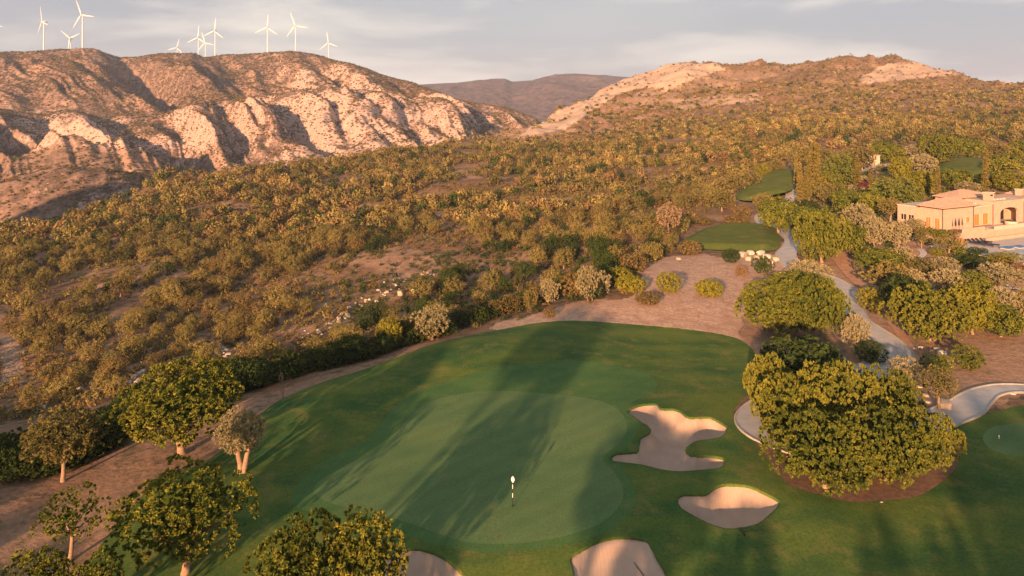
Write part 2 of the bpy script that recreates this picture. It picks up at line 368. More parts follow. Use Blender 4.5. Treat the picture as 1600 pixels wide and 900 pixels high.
LM = {
 'carob': leafmat('carob_leaf', [(0.024, 0.048, 0.014), (0.072, 0.10, 0.02), (0.175, 0.185, 0.03), (0.32, 0.285, 0.05)]),
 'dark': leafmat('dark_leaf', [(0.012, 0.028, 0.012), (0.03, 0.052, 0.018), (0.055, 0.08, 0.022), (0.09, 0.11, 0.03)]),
 'olive': leafmat('olive_leaf', [(0.034, 0.046, 0.022), (0.105, 0.104, 0.038), (0.235, 0.192, 0.066), (0.38, 0.285, 0.105)], 0.14),
 'grey': leafmat('grey_olive_leaf', [(0.10, 0.105, 0.07), (0.22, 0.205, 0.115), (0.34, 0.30, 0.17), (0.44, 0.38, 0.22)]),
 'yellow': leafmat('yellow_leaf', [(0.08, 0.09, 0.016), (0.15, 0.155, 0.022), (0.22, 0.21, 0.03), (0.29, 0.25, 0.04)]),
 'scrub': leafmat('scrub_leaf', [(0.045, 0.055, 0.022), (0.10, 0.09, 0.035), (0.175, 0.125, 0.05), (0.24, 0.16, 0.07)], 0.12),
 'rust': leafmat('rust_leaf', [(0.08, 0.055, 0.03), (0.15, 0.10, 0.05), (0.21, 0.14, 0.07), (0.27, 0.18, 0.09)], 0.12),
 'cypress': leafmat('cypress_leaf', [(0.04, 0.05, 0.018), (0.11, 0.10, 0.03), (0.20, 0.165, 0.045), (0.28, 0.22, 0.07)], 0.1),
 'pale': leafmat('pale_dry_leaf', [(0.20, 0.14, 0.09), (0.30, 0.21, 0.13), (0.40, 0.28, 0.18), (0.5, 0.36, 0.24)], 0.2),
 'pepper': leafmat('pepper_leaf', [(0.05, 0.075, 0.02), (0.10, 0.13, 0.03), (0.16, 0.18, 0.04), (0.22, 0.22, 0.05)]),
 'magenta': leafmat('magenta_flower', [(0.03, 0.04, 0.02), (0.10, 0.02, 0.05), (0.2, 0.03, 0.1), (0.3, 0.05, 0.15)]),
}
M_bark = simple('bark', (0.27, 0.185, 0.125), 0.9, 0.35, 6, bump=0.05)
M_white = simple('turbine_white', (0.60, 0.60, 0.60), 0.5, 0.03, 0.05)
M_stone = simple('villa_stone', (0.46, 0.32, 0.245), 0.85, 0.10, 1.2, bump=0.01)
M_plaster = simple('cream_plaster', (0.50, 0.41, 0.34), 0.85, 0.06, 0.8)
M_wood = simple('orange_shutter_wood', (0.50, 0.19, 0.05), 0.5, 0.2, 4)
M_dark = simple('dark_metal', (0.03, 0.03, 0.035), 0.5, 0.3, 3)
M_grey = simple('grey_roof_felt', (0.38, 0.36, 0.33), 0.9, 0.15, 1)
M_rock = simple('limestone_boulder', (0.40, 0.33, 0.26), 0.9, 0.25, 2.5, bump=0.06)
M_rockw = simple('white_boulder', (0.46, 0.41, 0.345), 0.9, 0.15, 2.5, bump=0.05)
M_kerb = simple('kerb_concrete', (0.33, 0.31, 0.28), 0.9, 0.15, 2)
M_path = simple('path_concrete', (0.35, 0.35, 0.355), 0.9, 0.13, 0.7, bump=0.01)
M_pave = simple('pink_paving', (0.40, 0.31, 0.27), 0.9, 0.12, 1.5)
M_terr = simple('terrace_paving', (0.42, 0.38, 0.35), 0.8, 0.08, 1.2)
M_blue = simple('pool_water', (0.05, 0.25, 0.42), 0.15, 0.1, 0.6, spec=0.6)
M_cush = simple('dark_cushion', (0.02, 0.025, 0.04), 0.9, 0.2, 3)
M_bluec = simple('blue_towel', (0.05, 0.16, 0.36), 0.9, 0.2, 3)
M_flagw = simple('flag_cloth', (0.85, 0.80, 0.76), 0.9, 0.03, 3)
M_black = simple('black_paint', (0.015, 0.015, 0.015), 0.4, 0.1, 3)
M_pot = simple('terracotta', (0.55, 0.22, 0.09), 0.8, 0.15, 3)
m, nt = newmat('window_glass')
p = N(nt, 'ShaderNodeBsdfPrincipled', inp={'Base Color': (0.03, 0.03, 0.03, 1), 'Roughness': 0.08, 'Specular IOR Level': 0.8}); o_ = N(nt, 'ShaderNodeOutputMaterial'); nt.links.new(p.outputs[0], o_.inputs[0]); M_glass = m
# roof tiles
m, nt = newmat('roof_tiles'); g = N(nt, 'ShaderNodeTexCoord'); wv = N(nt, 'ShaderNodeTexWave', inp={'Scale': 2.4, 'Distortion': 0.4, 'Detail': 1.0}); nt.links.new(g.outputs['Object'], wv.inputs['Vector'])
nn = pos_noise(nt, 2.0, 5, 0.6); r = ramp(nt, [(0.3, (0.42, 0.26, 0.18)), (0.7, (0.60, 0.40, 0.28))]); nt.links.new(nn.outputs['Fac'], r.inputs[0])
mm_ = mixc(nt, 0.22, r.outputs[0], wv.outputs['Color'], 'MULTIPLY'); p = N(nt, 'ShaderNodeBsdfPrincipled', inp={'Roughness': 0.85}); nt.links.new(mm_.outputs[0], p.inputs['Base Color'])
o_ = N(nt, 'ShaderNodeOutputMaterial'); nt.links.new(p.outputs[0], o_.inputs[0]); M_tile = m

def grassmat(name, a, b, dry, dryamt, fine=6.0, stripe=0.0):
    m, nt = newmat(name)
    n1 = pos_noise(nt, 0.12, 4, 0.6, stretch=(1, 1.8, 1)); n2 = pos_noise(nt, fine, 3, 0.7); n3 = pos_noise(nt, 0.45, 5, 0.62)
    r = ramp(nt, [(0.35, a), (0.65, b)]); nt.links.new(n1.outputs['Fac'], r.inputs[0])
    r3 = ramp(nt, [(0.56 - dryamt * 0.1, (0, 0, 0)), (0.82 - dryamt * 0.12, (1, 1, 1))]); nt.links.new(n3.outputs['Fac'], r3.inputs[0])
    c = mixc(nt, r3.outputs[0], r.outputs[0], dry)
    r2 = ramp(nt, [(0.3, (0.72, 0.72, 0.72)), (0.7, (1.25, 1.25, 1.2))]); nt.links.new(n2.outputs['Fac'], r2.inputs[0])
    c2 = mixc(nt, 1.0, c.outputs[0], r2.outputs[0], 'MULTIPLY')
    last = c2
    if stripe:
        wv = N(nt, 'ShaderNodeTexWave', inp={'Scale': 0.16, 'Distortion': 1.2, 'Detail': 1.0}); gg = N(nt, 'ShaderNodeNewGeometry'); mpp = N(nt, 'ShaderNodeMapping'); mpp.inputs['Rotation'].default_value = (0, 0, .9); nt.links.new(gg.outputs['Position'], mpp.inputs[0]); nt.links.new(mpp.outputs[0], wv.inputs['Vector'])
        rw = ramp(nt, [(0.35, (1 - stripe,) * 3), (0.65, (1 + stripe,) * 3)]); nt.links.new(wv.outputs['Fac'], rw.inputs[0]); last = mixc(nt, 1.0, c2.outputs[0], rw.outputs[0], 'MULTIPLY')
    p = N(nt, 'ShaderNodeBsdfPrincipled', inp={'Roughness': 0.95, 'Specular IOR Level': 0.1}); nt.links.new(last.outputs[0], p.inputs['Base Color'])
    bb = N(nt, 'ShaderNodeBump', inp={'Strength': 0.5, 'Distance': 0.04}); nt.links.new(n2.outputs['Fac'], bb.inputs['Height']); nt.links.new(bb.outputs[0], p.inputs['Normal'])
    o = N(nt, 'ShaderNodeOutputMaterial'); nt.links.new(p.outputs[0], o.inputs[0]); return m
M_rough = grassmat('rough_grass', (0.032, 0.086, 0.024), (0.098, 0.138, 0.028), (0.15, 0.145, 0.045), 0.4, 5)
M_tee = grassmat('tee_grass', (0.070, 0.105, 0.022), (0.10, 0.125, 0.026), (0.17, 0.15, 0.055), 0.5, 4)
M_fringe = grassmat('fringe_grass', (0.046, 0.112, 0.038), (0.068, 0.138, 0.042), (0.12, 0.15, 0.05), 0.0, 8, stripe=.02)
M_green = grassmat('putting_grass', (0.074, 0.142, 0.058), (0.102, 0.166, 0.064), (0.12, 0.15, 0.06), 0.0, 9, stripe=.03)
m, nt = newmat('bunker_sand'); n1 = pos_noise(nt, 0.5, 4, .6); r = ramp(nt, [(0.3, (0.36, 0.265, 0.21)), (0.7, (0.44, 0.335, 0.265))]); nt.links.new(n1.outputs['Fac'], r.inputs[0])
p = N(nt, 'ShaderNodeBsdfPrincipled', inp={'Roughness': 0.95, 'Specular IOR Level': 0.1}); nt.links.new(r.outputs[0], p.inputs['Base Color'])
wv = N(nt, 'ShaderNodeTexWave', inp={'Scale': 1.1, 'Distortion': 14.0, 'Detail': 3.0, 'Detail Scale': 0.25}); g = N(nt, 'ShaderNodeNewGeometry'); nt.links.new(g.outputs['Position'], wv.inputs['Vector'])
bb = N(nt, 'ShaderNodeBump', inp={'Strength': 0.35, 'Distance': 0.015}); nt.links.new(wv.outputs['Color'], bb.inputs['Height']); nt.links.new(bb.outputs[0], p.inputs['Normal'])
o_ = N(nt, 'ShaderNodeOutputMaterial'); nt.links.new(p.outputs[0], o_.inputs[0]); M_sand = m

def groundmat(name, soil, straw, brush, rock, brush_lo, fs=1.0):
    """soil with straw, low brush and chalk; the vertex attributes 'rock' and 'dirt' say where the chalk and the bare soil lie"""
    m, nt = newmat(name); L = nt.links.new
    ar = N(nt, 'ShaderNodeAttribute', attribute_name='rock'); ad = N(nt, 'ShaderNodeAttribute', attribute_name='dirt')
    n1 = pos_noise(nt, 0.11 * fs, 5, .6); n2 = pos_noise(nt, 0.55 * fs, 5, .65); n3 = pos_noise(nt, 2.6 * fs, 4, .7)
    r1 = ramp(nt, [(0.35, soil), (0.62, straw)]); L(n1.outputs['Fac'], r1.inputs[0])
    r2 = ramp(nt, [(brush_lo, (0, 0, 0)), (brush_lo + 0.14, (1, 1, 1))]); L(n2.outputs['Fac'], r2.inputs[0])
    inv = N(nt, 'ShaderNodeMath', operation='SUBTRACT', use_clamp=True); inv.inputs[0].default_value = 1.0; L(ad.outputs['Fac'], inv.inputs[1])
    bf = N(nt, 'ShaderNodeMath', operation='MULTIPLY'); L(r2.outputs[0], bf.inputs[0]); L(inv.outputs[0], bf.inputs[1])
    # chalk between the brush
    sub = N(nt, 'ShaderNodeMath', operation='MULTIPLY_ADD'); sub.inputs[1].default_value = 1.0; L(n3.outputs['Fac'], sub.inputs[0]); L(ar.outputs['Fac'], sub.inputs[2])
    rr = ramp(nt, [(0.80, (0, 0, 0)), (1.0, (1, 1, 1))]); L(sub.outputs[0], rr.inputs[0])
    rd = ramp(nt, [(0.3, (0.34, 0.205, 0.145)), (0.7, (0.48, 0.34, 0.25))]); L(n2.outputs['Fac'], rd.inputs[0])
    cd_ = mixc(nt, ad.outputs['Fac'], r1.outputs[0], rd.outputs[0])
    c1 = mixc(nt, bf.outputs[0], cd_.outputs[0], brush)
    c2 = mixc(nt, rr.outputs[0], c1.outputs[0], rock)
    r3 = ramp(nt, [(0.3, (0.68, 0.68, 0.68)), (0.7, (1.25, 1.25, 1.25))]); L(n3.outputs['Fac'], r3.inputs[0])
    c3 = mixc(nt, 1.0, c2.outputs[0], r3.outputs[0], 'MULTIPLY')
    p = N(nt, 'ShaderNodeBsdfPrincipled', inp={'Roughness': 0.95, 'Specular IOR Level': 0.1}); L(c3.outputs[0], p.inputs['Base Color'])
    bb = N(nt, 'ShaderNodeBump', inp={'Strength': 0.7, 'Distance': 0.25 / fs}); L(n2.outputs['Fac'], bb.inputs['Height'])
    b2 = N(nt, 'ShaderNodeBump', inp={'Strength': 0.5, 'Distance': 0.06 / fs}); L(n3.outputs['Fac'], b2.inputs['Height']); L(bb.outputs[0], b2.inputs['Normal']); L(b2.outputs[0], p.inputs['Normal'])
    o = N(nt, 'ShaderNodeOutputMaterial'); L(p.outputs[0], o.inputs[0]); return m
M_ground = groundmat('hill_ground', (0.165, 0.095, 0.06), (0.215, 0.145, 0.09), (0.06, 0.06, 0.03), (0.46, 0.35, 0.27), 0.50)
M_mount = groundmat('mountain_ground', (0.17, 0.115, 0.095), (0.25, 0.175, 0.14), (0.10, 0.075, 0.055), (0.43, 0.32, 0.275), 0.44, 0.16)
M_far = groundmat('far_ridge_ground', (0.12, 0.09, 0.09), (0.16, 0.12, 0.115), (0.06, 0.055, 0.055), (0.34, 0.28, 0.25), 0.45, 0.08)

def add_haze(dens):
    me = bpy.data.meshes.new('haze'); x0, x1, y0, y1, z0, z1 = -5200, 5200, -1000, 5200, -130, 300
    me.from_pydata([(x, y, z) for z in (z0, z1) for y in (y0, y1) for x in (x0, x1)], [], [(0, 2, 3, 1), (4, 5, 7, 6), (0, 1, 5, 4), (2, 6, 7, 3), (0, 4, 6, 2), (1, 3, 7, 5)])
    m, nt = newmat('haze'); v = N(nt, 'ShaderNodeVolumePrincipled'); v.inputs['Color'].default_value = (.60, .72, 1.0, 1); v.inputs['Density'].default_value = dens; v.inputs['Anisotropy'].default_value = 0.0
    o = N(nt, 'ShaderNodeOutputMaterial'); nt.links.new(v.outputs[0], o.inputs['Volume']); me.materials.append(m)
    h = bpy.data.objects.new('haze', me); C.objects.link(h); h['kind'] = 'stuff'; h['label'] = 'thin evening haze over the hills'; h['category'] = 'haze'
# ------------------------------------------------------------------ the ground sheets
PATHW = {}   # ribbons: name -> (world centre line, half width)
def ribbon_pts(px_pts):
    out = []
    for x, y, wpx in px_pts:
        X, Y, Z = at(x, y); out.append((X, Y, wpx * Y / F / 2))
    return smooth_poly(out, 8, closed=False)
RIB = {
 'cart_path': ribbon_pts([(1246,262,7),(1243,275,8),(1238,288,13),(1237,302,16),(1233,314,14),(1212,326,12),(1190,335,13),(1190,345,19),(1207,354,23),(1228,363,26),(1241,374,28),(1238,386,30),(1228,397,30),(1232,409,30),(1248,420,28),(1275,430,27),(1302,441,28),(1320,453,30),(1330,468,31),(1333,484,32),(1340,500,33),(1362,516,36),(1384,532,40),(1400,549,44),(1398,565,50),(1375,577,55),(1335,588,60),(1290,605,70),(1240,628,85),(1205,648,85),(1185,664,70),(1190,680,50),(1230,700,40),(1290,712,45),(1360,700,50),(1420,680,52),(1470,655,50),(1505,640,50),(1524,625,42),(1545,613,32),(1580,608,30),(1640,612,32),(1720,622,34)]),
 'dirt_track': ribbon_pts([(1300,392,20),(1318,410,24),(1330,428,20),(1338,440,14),(1352,452,10),(1366,470,12),(1383,490,14),(1398,510,14),(1412,530,14),(1424,550,14),(1436,575,15),(1444,600,18)]),
 'garden_path': ribbon_pts([(1438,390,9),(1443,398,9),(1432,408,9),(1450,413,9),(1480,416,8),(1500,428,8),(1520,447,8),(1560,449,9),(1620,455,9)]),
 'upper_drive': ribbon_pts([(1340,270,8),(1362,262,12),(1385,258,14),(1410,253,12)]),
}
def zone_mesh(outer, inners, spacing, zf):
    polys = [outer] + inners
    co = []; ed = []
    for pl in polys:
        b = len(co); n = len(pl)
        # resample
        q = []
        for i in range(n):
            a = np.array(pl[i]); c = np.array(pl[(i + 1) % n]); k = max(1, int(np.hypot(*(c - a)) / (spacing * 0.8)))
            for j in range(k): q.append(a + (c - a) * j / k)
        co += [Vector(p) for p in q]; ed += [(b + i, b + (i + 1) % len(q)) for i in range(len(q))]
    o = np.array(outer); x0, y0 = o.min(0); x1, y1 = o.max(0)
    gx, gy = np.meshgrid(np.arange(x0, x1, spacing), np.arange(y0, y1, spacing)); gx = gx.ravel(); gy = gy.ravel()
    gx = gx + R.uniform(-.2, .2, gx.size) * spacing; gy = gy + R.uniform(-.2, .2, gy.size) * spacing
    k = pip(gx, gy, outer)
    for pl in polys: k &= dseg(gx, gy, pl) > spacing * 0.35
    co += [Vector(p) for p in zip(gx[k], gy[k])]
    v, e, f, *_ = delaunay_2d_cdt(co, ed, [], 0, 1e-5)
    V = np.array([(p.x, p.y) for p in v]); Fc = np.array([t for t in f if len(t) == 3])
    cen = V[Fc].mean(1)
    zone = np.full(len(Fc), -1)
    zone[pip(cen[:, 0], cen[:, 1], outer)] = 0
    for i, pl in enumerate(inners): zone[pip(cen[:, 0], cen[:, 1], pl)] = i + 1
    Z = zf(V[:, 0], V[:, 1])
    a = V[Fc]; area = (a[:, 1, 0] - a[:, 0, 0]) * (a[:, 2, 1] - a[:, 0, 1]) - (a[:, 2, 0] - a[:, 0, 0]) * (a[:, 1, 1] - a[:, 0, 1])
    Fc[area < 0] = Fc[area < 0][:, ::-1]
    return np.column_stack([V, Z]), Fc, zone
def sub(V, Fc):
    u, inv = np.unique(Fc.ravel(), return_inverse=True); return V[u], inv.reshape(Fc.shape)
def course_z(x, y):
    z = Hn(x, y) + 0.03
    for k, b in BW.items():
        ins = pip(x, y, b); d = dseg(x, y, b)
        dep = {'a': 1.45, 'b': 1.35, 'c': 0.6, 'd': 1.2}[k]
        z = np.where(ins & (d > .02), z - dep * (.72 * sstep(d / 0.95) + .28 * sstep(d / 2.2)), z)
    return z
def struct(name, me, **k): return link(name, me, kind='structure', **k)
V, Fc, zn = zone_mesh(COURSE, [FRINGE, SECOND, BW['a'], BW['b'], BW['c'], BW['d'], GREEN], 0.55, course_z)
for nm, msk, mat in (('fairway', zn == 0, M_rough), ('green_fringe', zn == 1, M_fringe), ('putting_green', zn == 7, M_green)):
    a, b = sub(V, Fc[msk]); struct(nm, mesh_np(nm, a, b, [mat], smooth=True))
for i, k in ((3, 'a'), (4, 'b'), (5, 'c'), (6, 'd')):
    a, b = sub(V, Fc[zn == i]); e_ = dseg(a[:, 0], a[:, 1], BW[k]) < .02; a[e_, 2] -= .16
    rim = []; n_ = len(BW[k]); cc = np.mean(BW[k], 0)
    for q in range(n_):
        p, r_ = np.array(BW[k][q]), np.array(BW[k][(q + 1) % n_]); m_ = max(1, int(np.hypot(*(r_ - p)) / .2))
        rim += [p + (r_ - p) * j / m_ for j in range(m_)]
    rim = np.array(rim); m_ = len(rim); hz = Hn(rim[:, 0], rim[:, 1]) + .03; tg = np.roll(rim, -1, 0) - np.roll(rim, 1, 0); tg /= np.hypot(tg[:, 0], tg[:, 1])[:, None]; nr = np.stack([tg[:, 1], -tg[:, 0]], 1)
    nr *= np.where(pip(rim[:, 0] + nr[:, 0] * .05, rim[:, 1] + nr[:, 1] * .05, BW[k]), 1, -1)[:, None]
    wob = .05 + .06 * R.uniform(0, 1, m_)
    SV = np.concatenate([np.column_stack([rim - nr * .1, hz + .01]), np.column_stack([rim + nr * .02, hz + wob * .15]), np.column_stack([rim + nr * (.04 + wob)[:, None], hz - .05]), np.column_stack([rim, hz - .3])])
    SF = [(l * m_ + q, l * m_ + (q + 1) % m_, (l + 1) * m_ + (q + 1) % m_, (l + 1) * m_ + q) for l in range(3) for q in range(m_)]
    struct('bunker_lip_turf', mesh_np('bunker_lip_turf', SV, SF, [M_rough], smooth=True))
    struct('sand_bunker', mesh_np('sand_bunker', a, b, [M_sand], smooth=True))
a, b = sub(V, Fc[zn == 2]); struct('practice_green', mesh_np('practice_green', a, b, [M_green], smooth=True))
TW = []
for k, v in TEES.items():
    tw = smooth_poly([at(*p)[:2] for p in v], 3); TW.append(tw)
    V, Fc, zn = zone_mesh(tw, [], 1.0, lambda x, y: Hn(x, y, False) + 0.08 + 0.9 * sstep(dseg(x, y, tw) / 3.0))
    struct('tee_lawn', mesh_np('tee_lawn', V, Fc[zn == 0], [M_tee], smooth=True))
def ribbon_mesh(name, rb, mat, lift=0.06, kerb=None):
    n = len(rb); V = []; Fc = []; K = []; ncs = 7
    xs = np.array(rb); d = np.gradient(xs[:, :2], axis=0); d /= np.hypot(d[:, 0], d[:, 1])[:, None] + 1e-9
    nx = np.stack([-d[:, 1], d[:, 0]], 1)
    off = np.linspace(-1, 1, ncs)
    P = xs[:, None, :2] + nx[:, None] * off[None, :, None] * xs[:, None, 2:3]
    Z = Hn(P[..., 0], P[..., 1]) + lift
    Z = Z * 0.0 + np.maximum(Z, 0 * Z + Z)  # follows the ground
    V = np.concatenate([P, Z[..., None]], -1).reshape(-1, 3)
    for i in range(n - 1):
        for j in range(ncs - 1):
            a = i * ncs + j; Fc.append((a, a + ncs, a + ncs + 1, a + 1))
    struct(name, mesh_np(name, V, Fc, [mat], smooth=True))
    if kerb:
        for s in (-1, 1):
            mb = MB(); prev = None
            for i in range(n):
                c = xs[i, :2] + nx[i] * s * xs[i, 2]; o = nx[i] * s * kerb
                z = float(Z[i, 0 if s < 0 else -1])
                cur = [(c[0] - o[0] * .1, c[1] - o[1] * .1, z - .2), (c[0] - o[0] * .1, c[1] - o[1] * .1, z + .1), (c[0] + o[0], c[1] + o[1], z + .1), (c[0] + o[0], c[1] + o[1], z - .3)]
                b = len(mb.v); mb.v += cur
                if i:
                    for q in range(4): mb.f.append([b - 4 + q, b - 4 + (q + 1) % 4, b + (q + 1) % 4, b + q])
            o = mb.build('kerb', M_kerb); o['kind'] = 'structure'
BED = smooth_poly([P0(*p) for p in [(1160,655),(1185,705),(1207,735),(1232,768),(1280,781),(1330,790),(1372,786),(1430,779),(1470,757),(1496,727),(1500,690),(1460,672),(1400,668),(1300,670),(1220,660)]], 4)
V, Fc, zn = zone_mesh(BED, [], .8, lambda x, y: Hn(x, y) + 0.07)
struct('mulch_bed', mesh_np('mulch_bed', V, Fc[zn == 0], [simple('brown_mulch', (0.15, 0.09, 0.06), .95, .35, 2.5, bump=.03)], smooth=True))
ribbon_mesh('cart_path', RIB['cart_path'], M_path, 0.10, 0.13)
ribbon_mesh('dirt_track', RIB['dirt_track'], simple('red_soil', (0.33, 0.19, 0.12), 0.95, 0.2, 1.2), 0.05)
ribbon_mesh('garden_path', RIB['garden_path'], M_path, 0.08)
ribbon_mesh('upper_drive', RIB['upper_drive'], M_path, 0.08)

def sunk(x, y):
    """how far the wild ground ducks under the turf and paths lying on it"""
    s = np.zeros(np.shape(x))
    k = (y < 110) & (y > 30)
    if k.any():
        xx, yy = x[k], y[k]; a = pip(xx, yy, COURSE); d = dseg(xx, yy, COURSE)
        s[k] = np.where(a, 3.0 * sstep((d - .5) / 1.0), 0)
    k = (y > 100) & (y < 330)
    xx, yy = x[k], y[k]; v = np.zeros(xx.shape)
    for tw in TW:
        a = pip(xx, yy, tw); d = dseg(xx, yy, tw); v = np.maximum(v, np.where(a, 1.5 * sstep((d - .5) / 1.2), 0))
    s[k] = np.maximum(s[k], v)
    for nm in ('cart_path', 'garden_path', 'upper_drive', 'dirt_track'):
        rb = np.array(RIB[nm]); k = (y > rb[:, 1].min() - 4) & (y < rb[:, 1].max() + 4) & (x > rb[:, 0].min() - 4) & (x < rb[:, 0].max() + 4)
        if not k.any(): continue
        xx, yy = x[k], y[k]; v = np.zeros(xx.shape)
        for i in range(len(rb) - 1):
            x1, y1, w1 = rb[i]; x2, y2, w2 = rb[i + 1]; vx, vy = x2 - x1, y2 - y1
            t = np.clip(((xx - x1) * vx + (yy - y1) * vy) / (vx * vx + vy * vy + 1e-9), 0, 1)
            d = np.hypot(xx - x1 - t * vx, yy - y1 - t * vy)
            v = np.maximum(v, 0.5 * sstep((w1 - .1 - d) / .5))
        s[k] = np.maximum(s[k], v)
    return s
# polygons in photo pixels for soil kinds; only used to know where on the ground they lie
BARE = [(700,545),(760,515),(850,488),(900,475),(960,470),(985,460),(1000,428),(1030,405),(1060,398),(1110,398),(1220,400),(1255,425),(1240,440),(1170,470),(1160,520),(1180,545),(1170,560),(1120,530),(980,515),(850,515)]
LEFTD = [(-100,860),(0,765),(100,745),(180,705),(230,690),(330,660),(400,620),(480,595),(600,550),(720,520),(760,520),(600,575),(450,640),(380,700),(260,770),(160,880),(60,960),(-100,960)]
GARD = [(1165,540),(1160,440),(1260,425),(1290,380),(1310,330),(1400,270),(1700,250),(1800,640),(1600,620),(1500,650),(1500,760),(1420,800),(1300,800),(1220,770),(1180,690),(1190,600)]
CHALK = [  # (polygon, amount) on the near hills
 ([(820,206),(840,185),(900,160),(960,128),(1005,108),(1045,98),(1120,99),(1135,106),(1080,125),(1040,140),(1010,135),(960,150),(915,180),(890,200),(850,208),(800,215)], .50),
 ([(790,212),(900,200),(905,207),(860,212),(800,218)], .36),
 ([(1340,125),(1380,100),(1430,95),(1480,108),(1500,116),(1440,122),(1400,127),(1350,130)], .46),
 ([(1050,120),(1130,108),(1200,108),(1230,118),(1160,130),(1060,150),(1040,160),(960,175),(940,165),(1010,140)], .32),
 ([(1040,155),(1180,145),(1200,152),(1185,160),(1060,172)], .38),
 ([(680,232),(740,212),(800,195),(830,185),(845,190),(800,215),(700,238)], .3),
 ([(230,275),(262,250),(300,262),(310,275),(250,290)], .2),
 ([(0,520),(25,525),(35,570),(20,600),(0,600)], .35), ([(590,460),(640,428),(680,430),(640,470),(560,510),(500,525)], .2), ([(220,600),(270,560),(360,540),(390,560),(300,575),(250,600)], .25),
 ([(1480,130),(1560,140),(1600,150),(1560,152),(1500,142)], .25), ([(1100,510),(1150,470),(1140,410),(1100,400),(1050,440),(1060,470)], .30)]
def seg_lines(x, y): pass
STRIPS = [(1278,197,14,3),(1300,195,10,3),(1345,194,12,3),(1384,194,12,3),(1408,193,12,3),(1435,193,10,3),(1230,199,8,2),(1385,143,12,3)]
def soil_attr(x, y, z):
    px, py = proj(x, np.maximum(y, 1), z)
    jx = fbm(x / 6, y / 6, 3, 81) * 12 * np.clip(120 / y, 0.3, 1.5); jy = fbm(x / 6 + 9, y / 6, 3, 83) * 7 * np.clip(120 / y, 0.3, 1.5)
    px = px + jx; py = py + jy
    rock = np.zeros(x.shape); dirt = np.zeros(x.shape)
    for pl, a in CHALK: rock = np.where(pip(px, py, pl), np.maximum(rock, a), rock)
    for a, b, c, d in STRIPS: rock = np.where(((px - a) / c) ** 2 + ((py - b) / d) ** 2 < 1, .6, rock)
    for pl, v_ in ((BARE, 1.0), (LEFTD, .30), (GARD, .5)): dirt = np.where(pip(px, py, pl), v_, dirt)
    n = fbm(x / 30, y / 30, 4, 91); rock = np.maximum(rock, np.clip((n - 0.22) * 1.2, 0, 0.26) * (dirt < .5))
    n = fbm(x / 18, y / 18, 3, 97); dirt = np.maximum(dirt, np.clip((n - 0.15) * 2.5, 0, .4) * (y > 90))
    return rock, dirt
us = np.concatenate([np.linspace(-1.25, -0.82, 24)[:-1], np.linspace(-0.82, 0.82, 720), np.linspace(0.82, 1.25, 24)[1:]])
rows = np.concatenate([np.exp(np.linspace(math.log(20), math.log(420), 420))[:-1], np.exp(np.linspace(math.log(420), math.log(1500), 260))])
U, D_ = np.meshgrid(us, rows); X = U * D_
Zg = Hn(X.ravel(), D_.ravel())
rk, dt = soil_attr(X.ravel(), D_.ravel(), Zg)
Zs = Zg - sunk(X.ravel(), D_.ravel())
def grid_faces(nr, nc):
    i = np.arange(nr - 1)[:, None] * nc + np.arange(nc - 1)[None]; i = i.ravel()
    return np.stack([i, i + 1, i + nc + 1, i + nc], 1)
me = mesh_np('hillside_terrain', np.stack([X.ravel(), D_.ravel(), Zs], 1), grid_faces(*X.shape), [M_ground], {'rock': ('POINT', rk), 'dirt': ('POINT', dt)}, smooth=True)
struct('hillside_terrain', me)
# ground behind and beside the viewpoint
gx, gy = np.meshgrid(np.linspace(-420, 420, 85), np.linspace(-420, 21, 45)); z = np.full(gx.size, -0.6) - 2.5 * sstep((gy.ravel() - 10) / 12)
struct('ground', mesh_np('ground', np.stack([gx.ravel(), gy.ravel(), z], 1), grid_faces(*gx.shape), [M_rough], smooth=True))
gx, gy = np.meshgrid(np.linspace(-5000, 5000, 41), np.linspace(-900, 5000, 41))
struct('valley_floor', mesh_np('valley_floor', np.stack([gx.ravel(), gy.ravel(), np.full(gx.size, -128.)], 1), grid_faces(*gx.shape), [M_far], smooth=True))

us = np.linspace(-0.86, 0.2, 760); rows = np.concatenate([np.linspace(380, 1120, 330)[:-1], np.linspace(1120, 1560, 150), np.linspace(1580, 2900, 30)])
U, D_ = np.meshgrid(us, rows); X = U * D_; x, y = X.ravel(), D_.ravel(); Z = Hm(x, y)
gy_, gx_ = np.gradient(Z.reshape(X.shape)); dy = np.gradient(D_, axis=0); dx = np.gradient(X, axis=1)
sl = np.hypot(gy_ / dy, gx_ / dx).ravel()
px, py = proj(x, y, Z)
low = py - np.interp(px, KEY[:, 0], KEY[:, 3])      # below the lower crest: chalk country
chalk = 0.14 + 0.17 * sstep(low / 8) * sstep((px + 60) / 200) + 0.10 * sstep((px - 380) / 120) + 0.30 * np.clip(sl - 0.75, 0, 0.6) + fbm(x / 60, y / 60, 5, 101) * 0.34 + fbm(x / 12, y / 12, 3, 102) * .18
chalk -= 0.18 * sstep((y - 1080) / 60) * (px < 300); chalk += 0.12 * (py > 100) * sstep((px - 430) / 60)
chalk -= 0.25 * sstep((py - 225) / 25) * (px < 330)
me = mesh_np('chalk_mountain', np.stack([x, y, Z], 1), grid_faces(*X.shape), [M_mount], {'rock': ('POINT', chalk), 'dirt': ('POINT', np.clip(fbm(x / 50, y / 50, 3, 107) * .8, 0, .5))}, smooth=True)
struct('chalk_mountain', me)
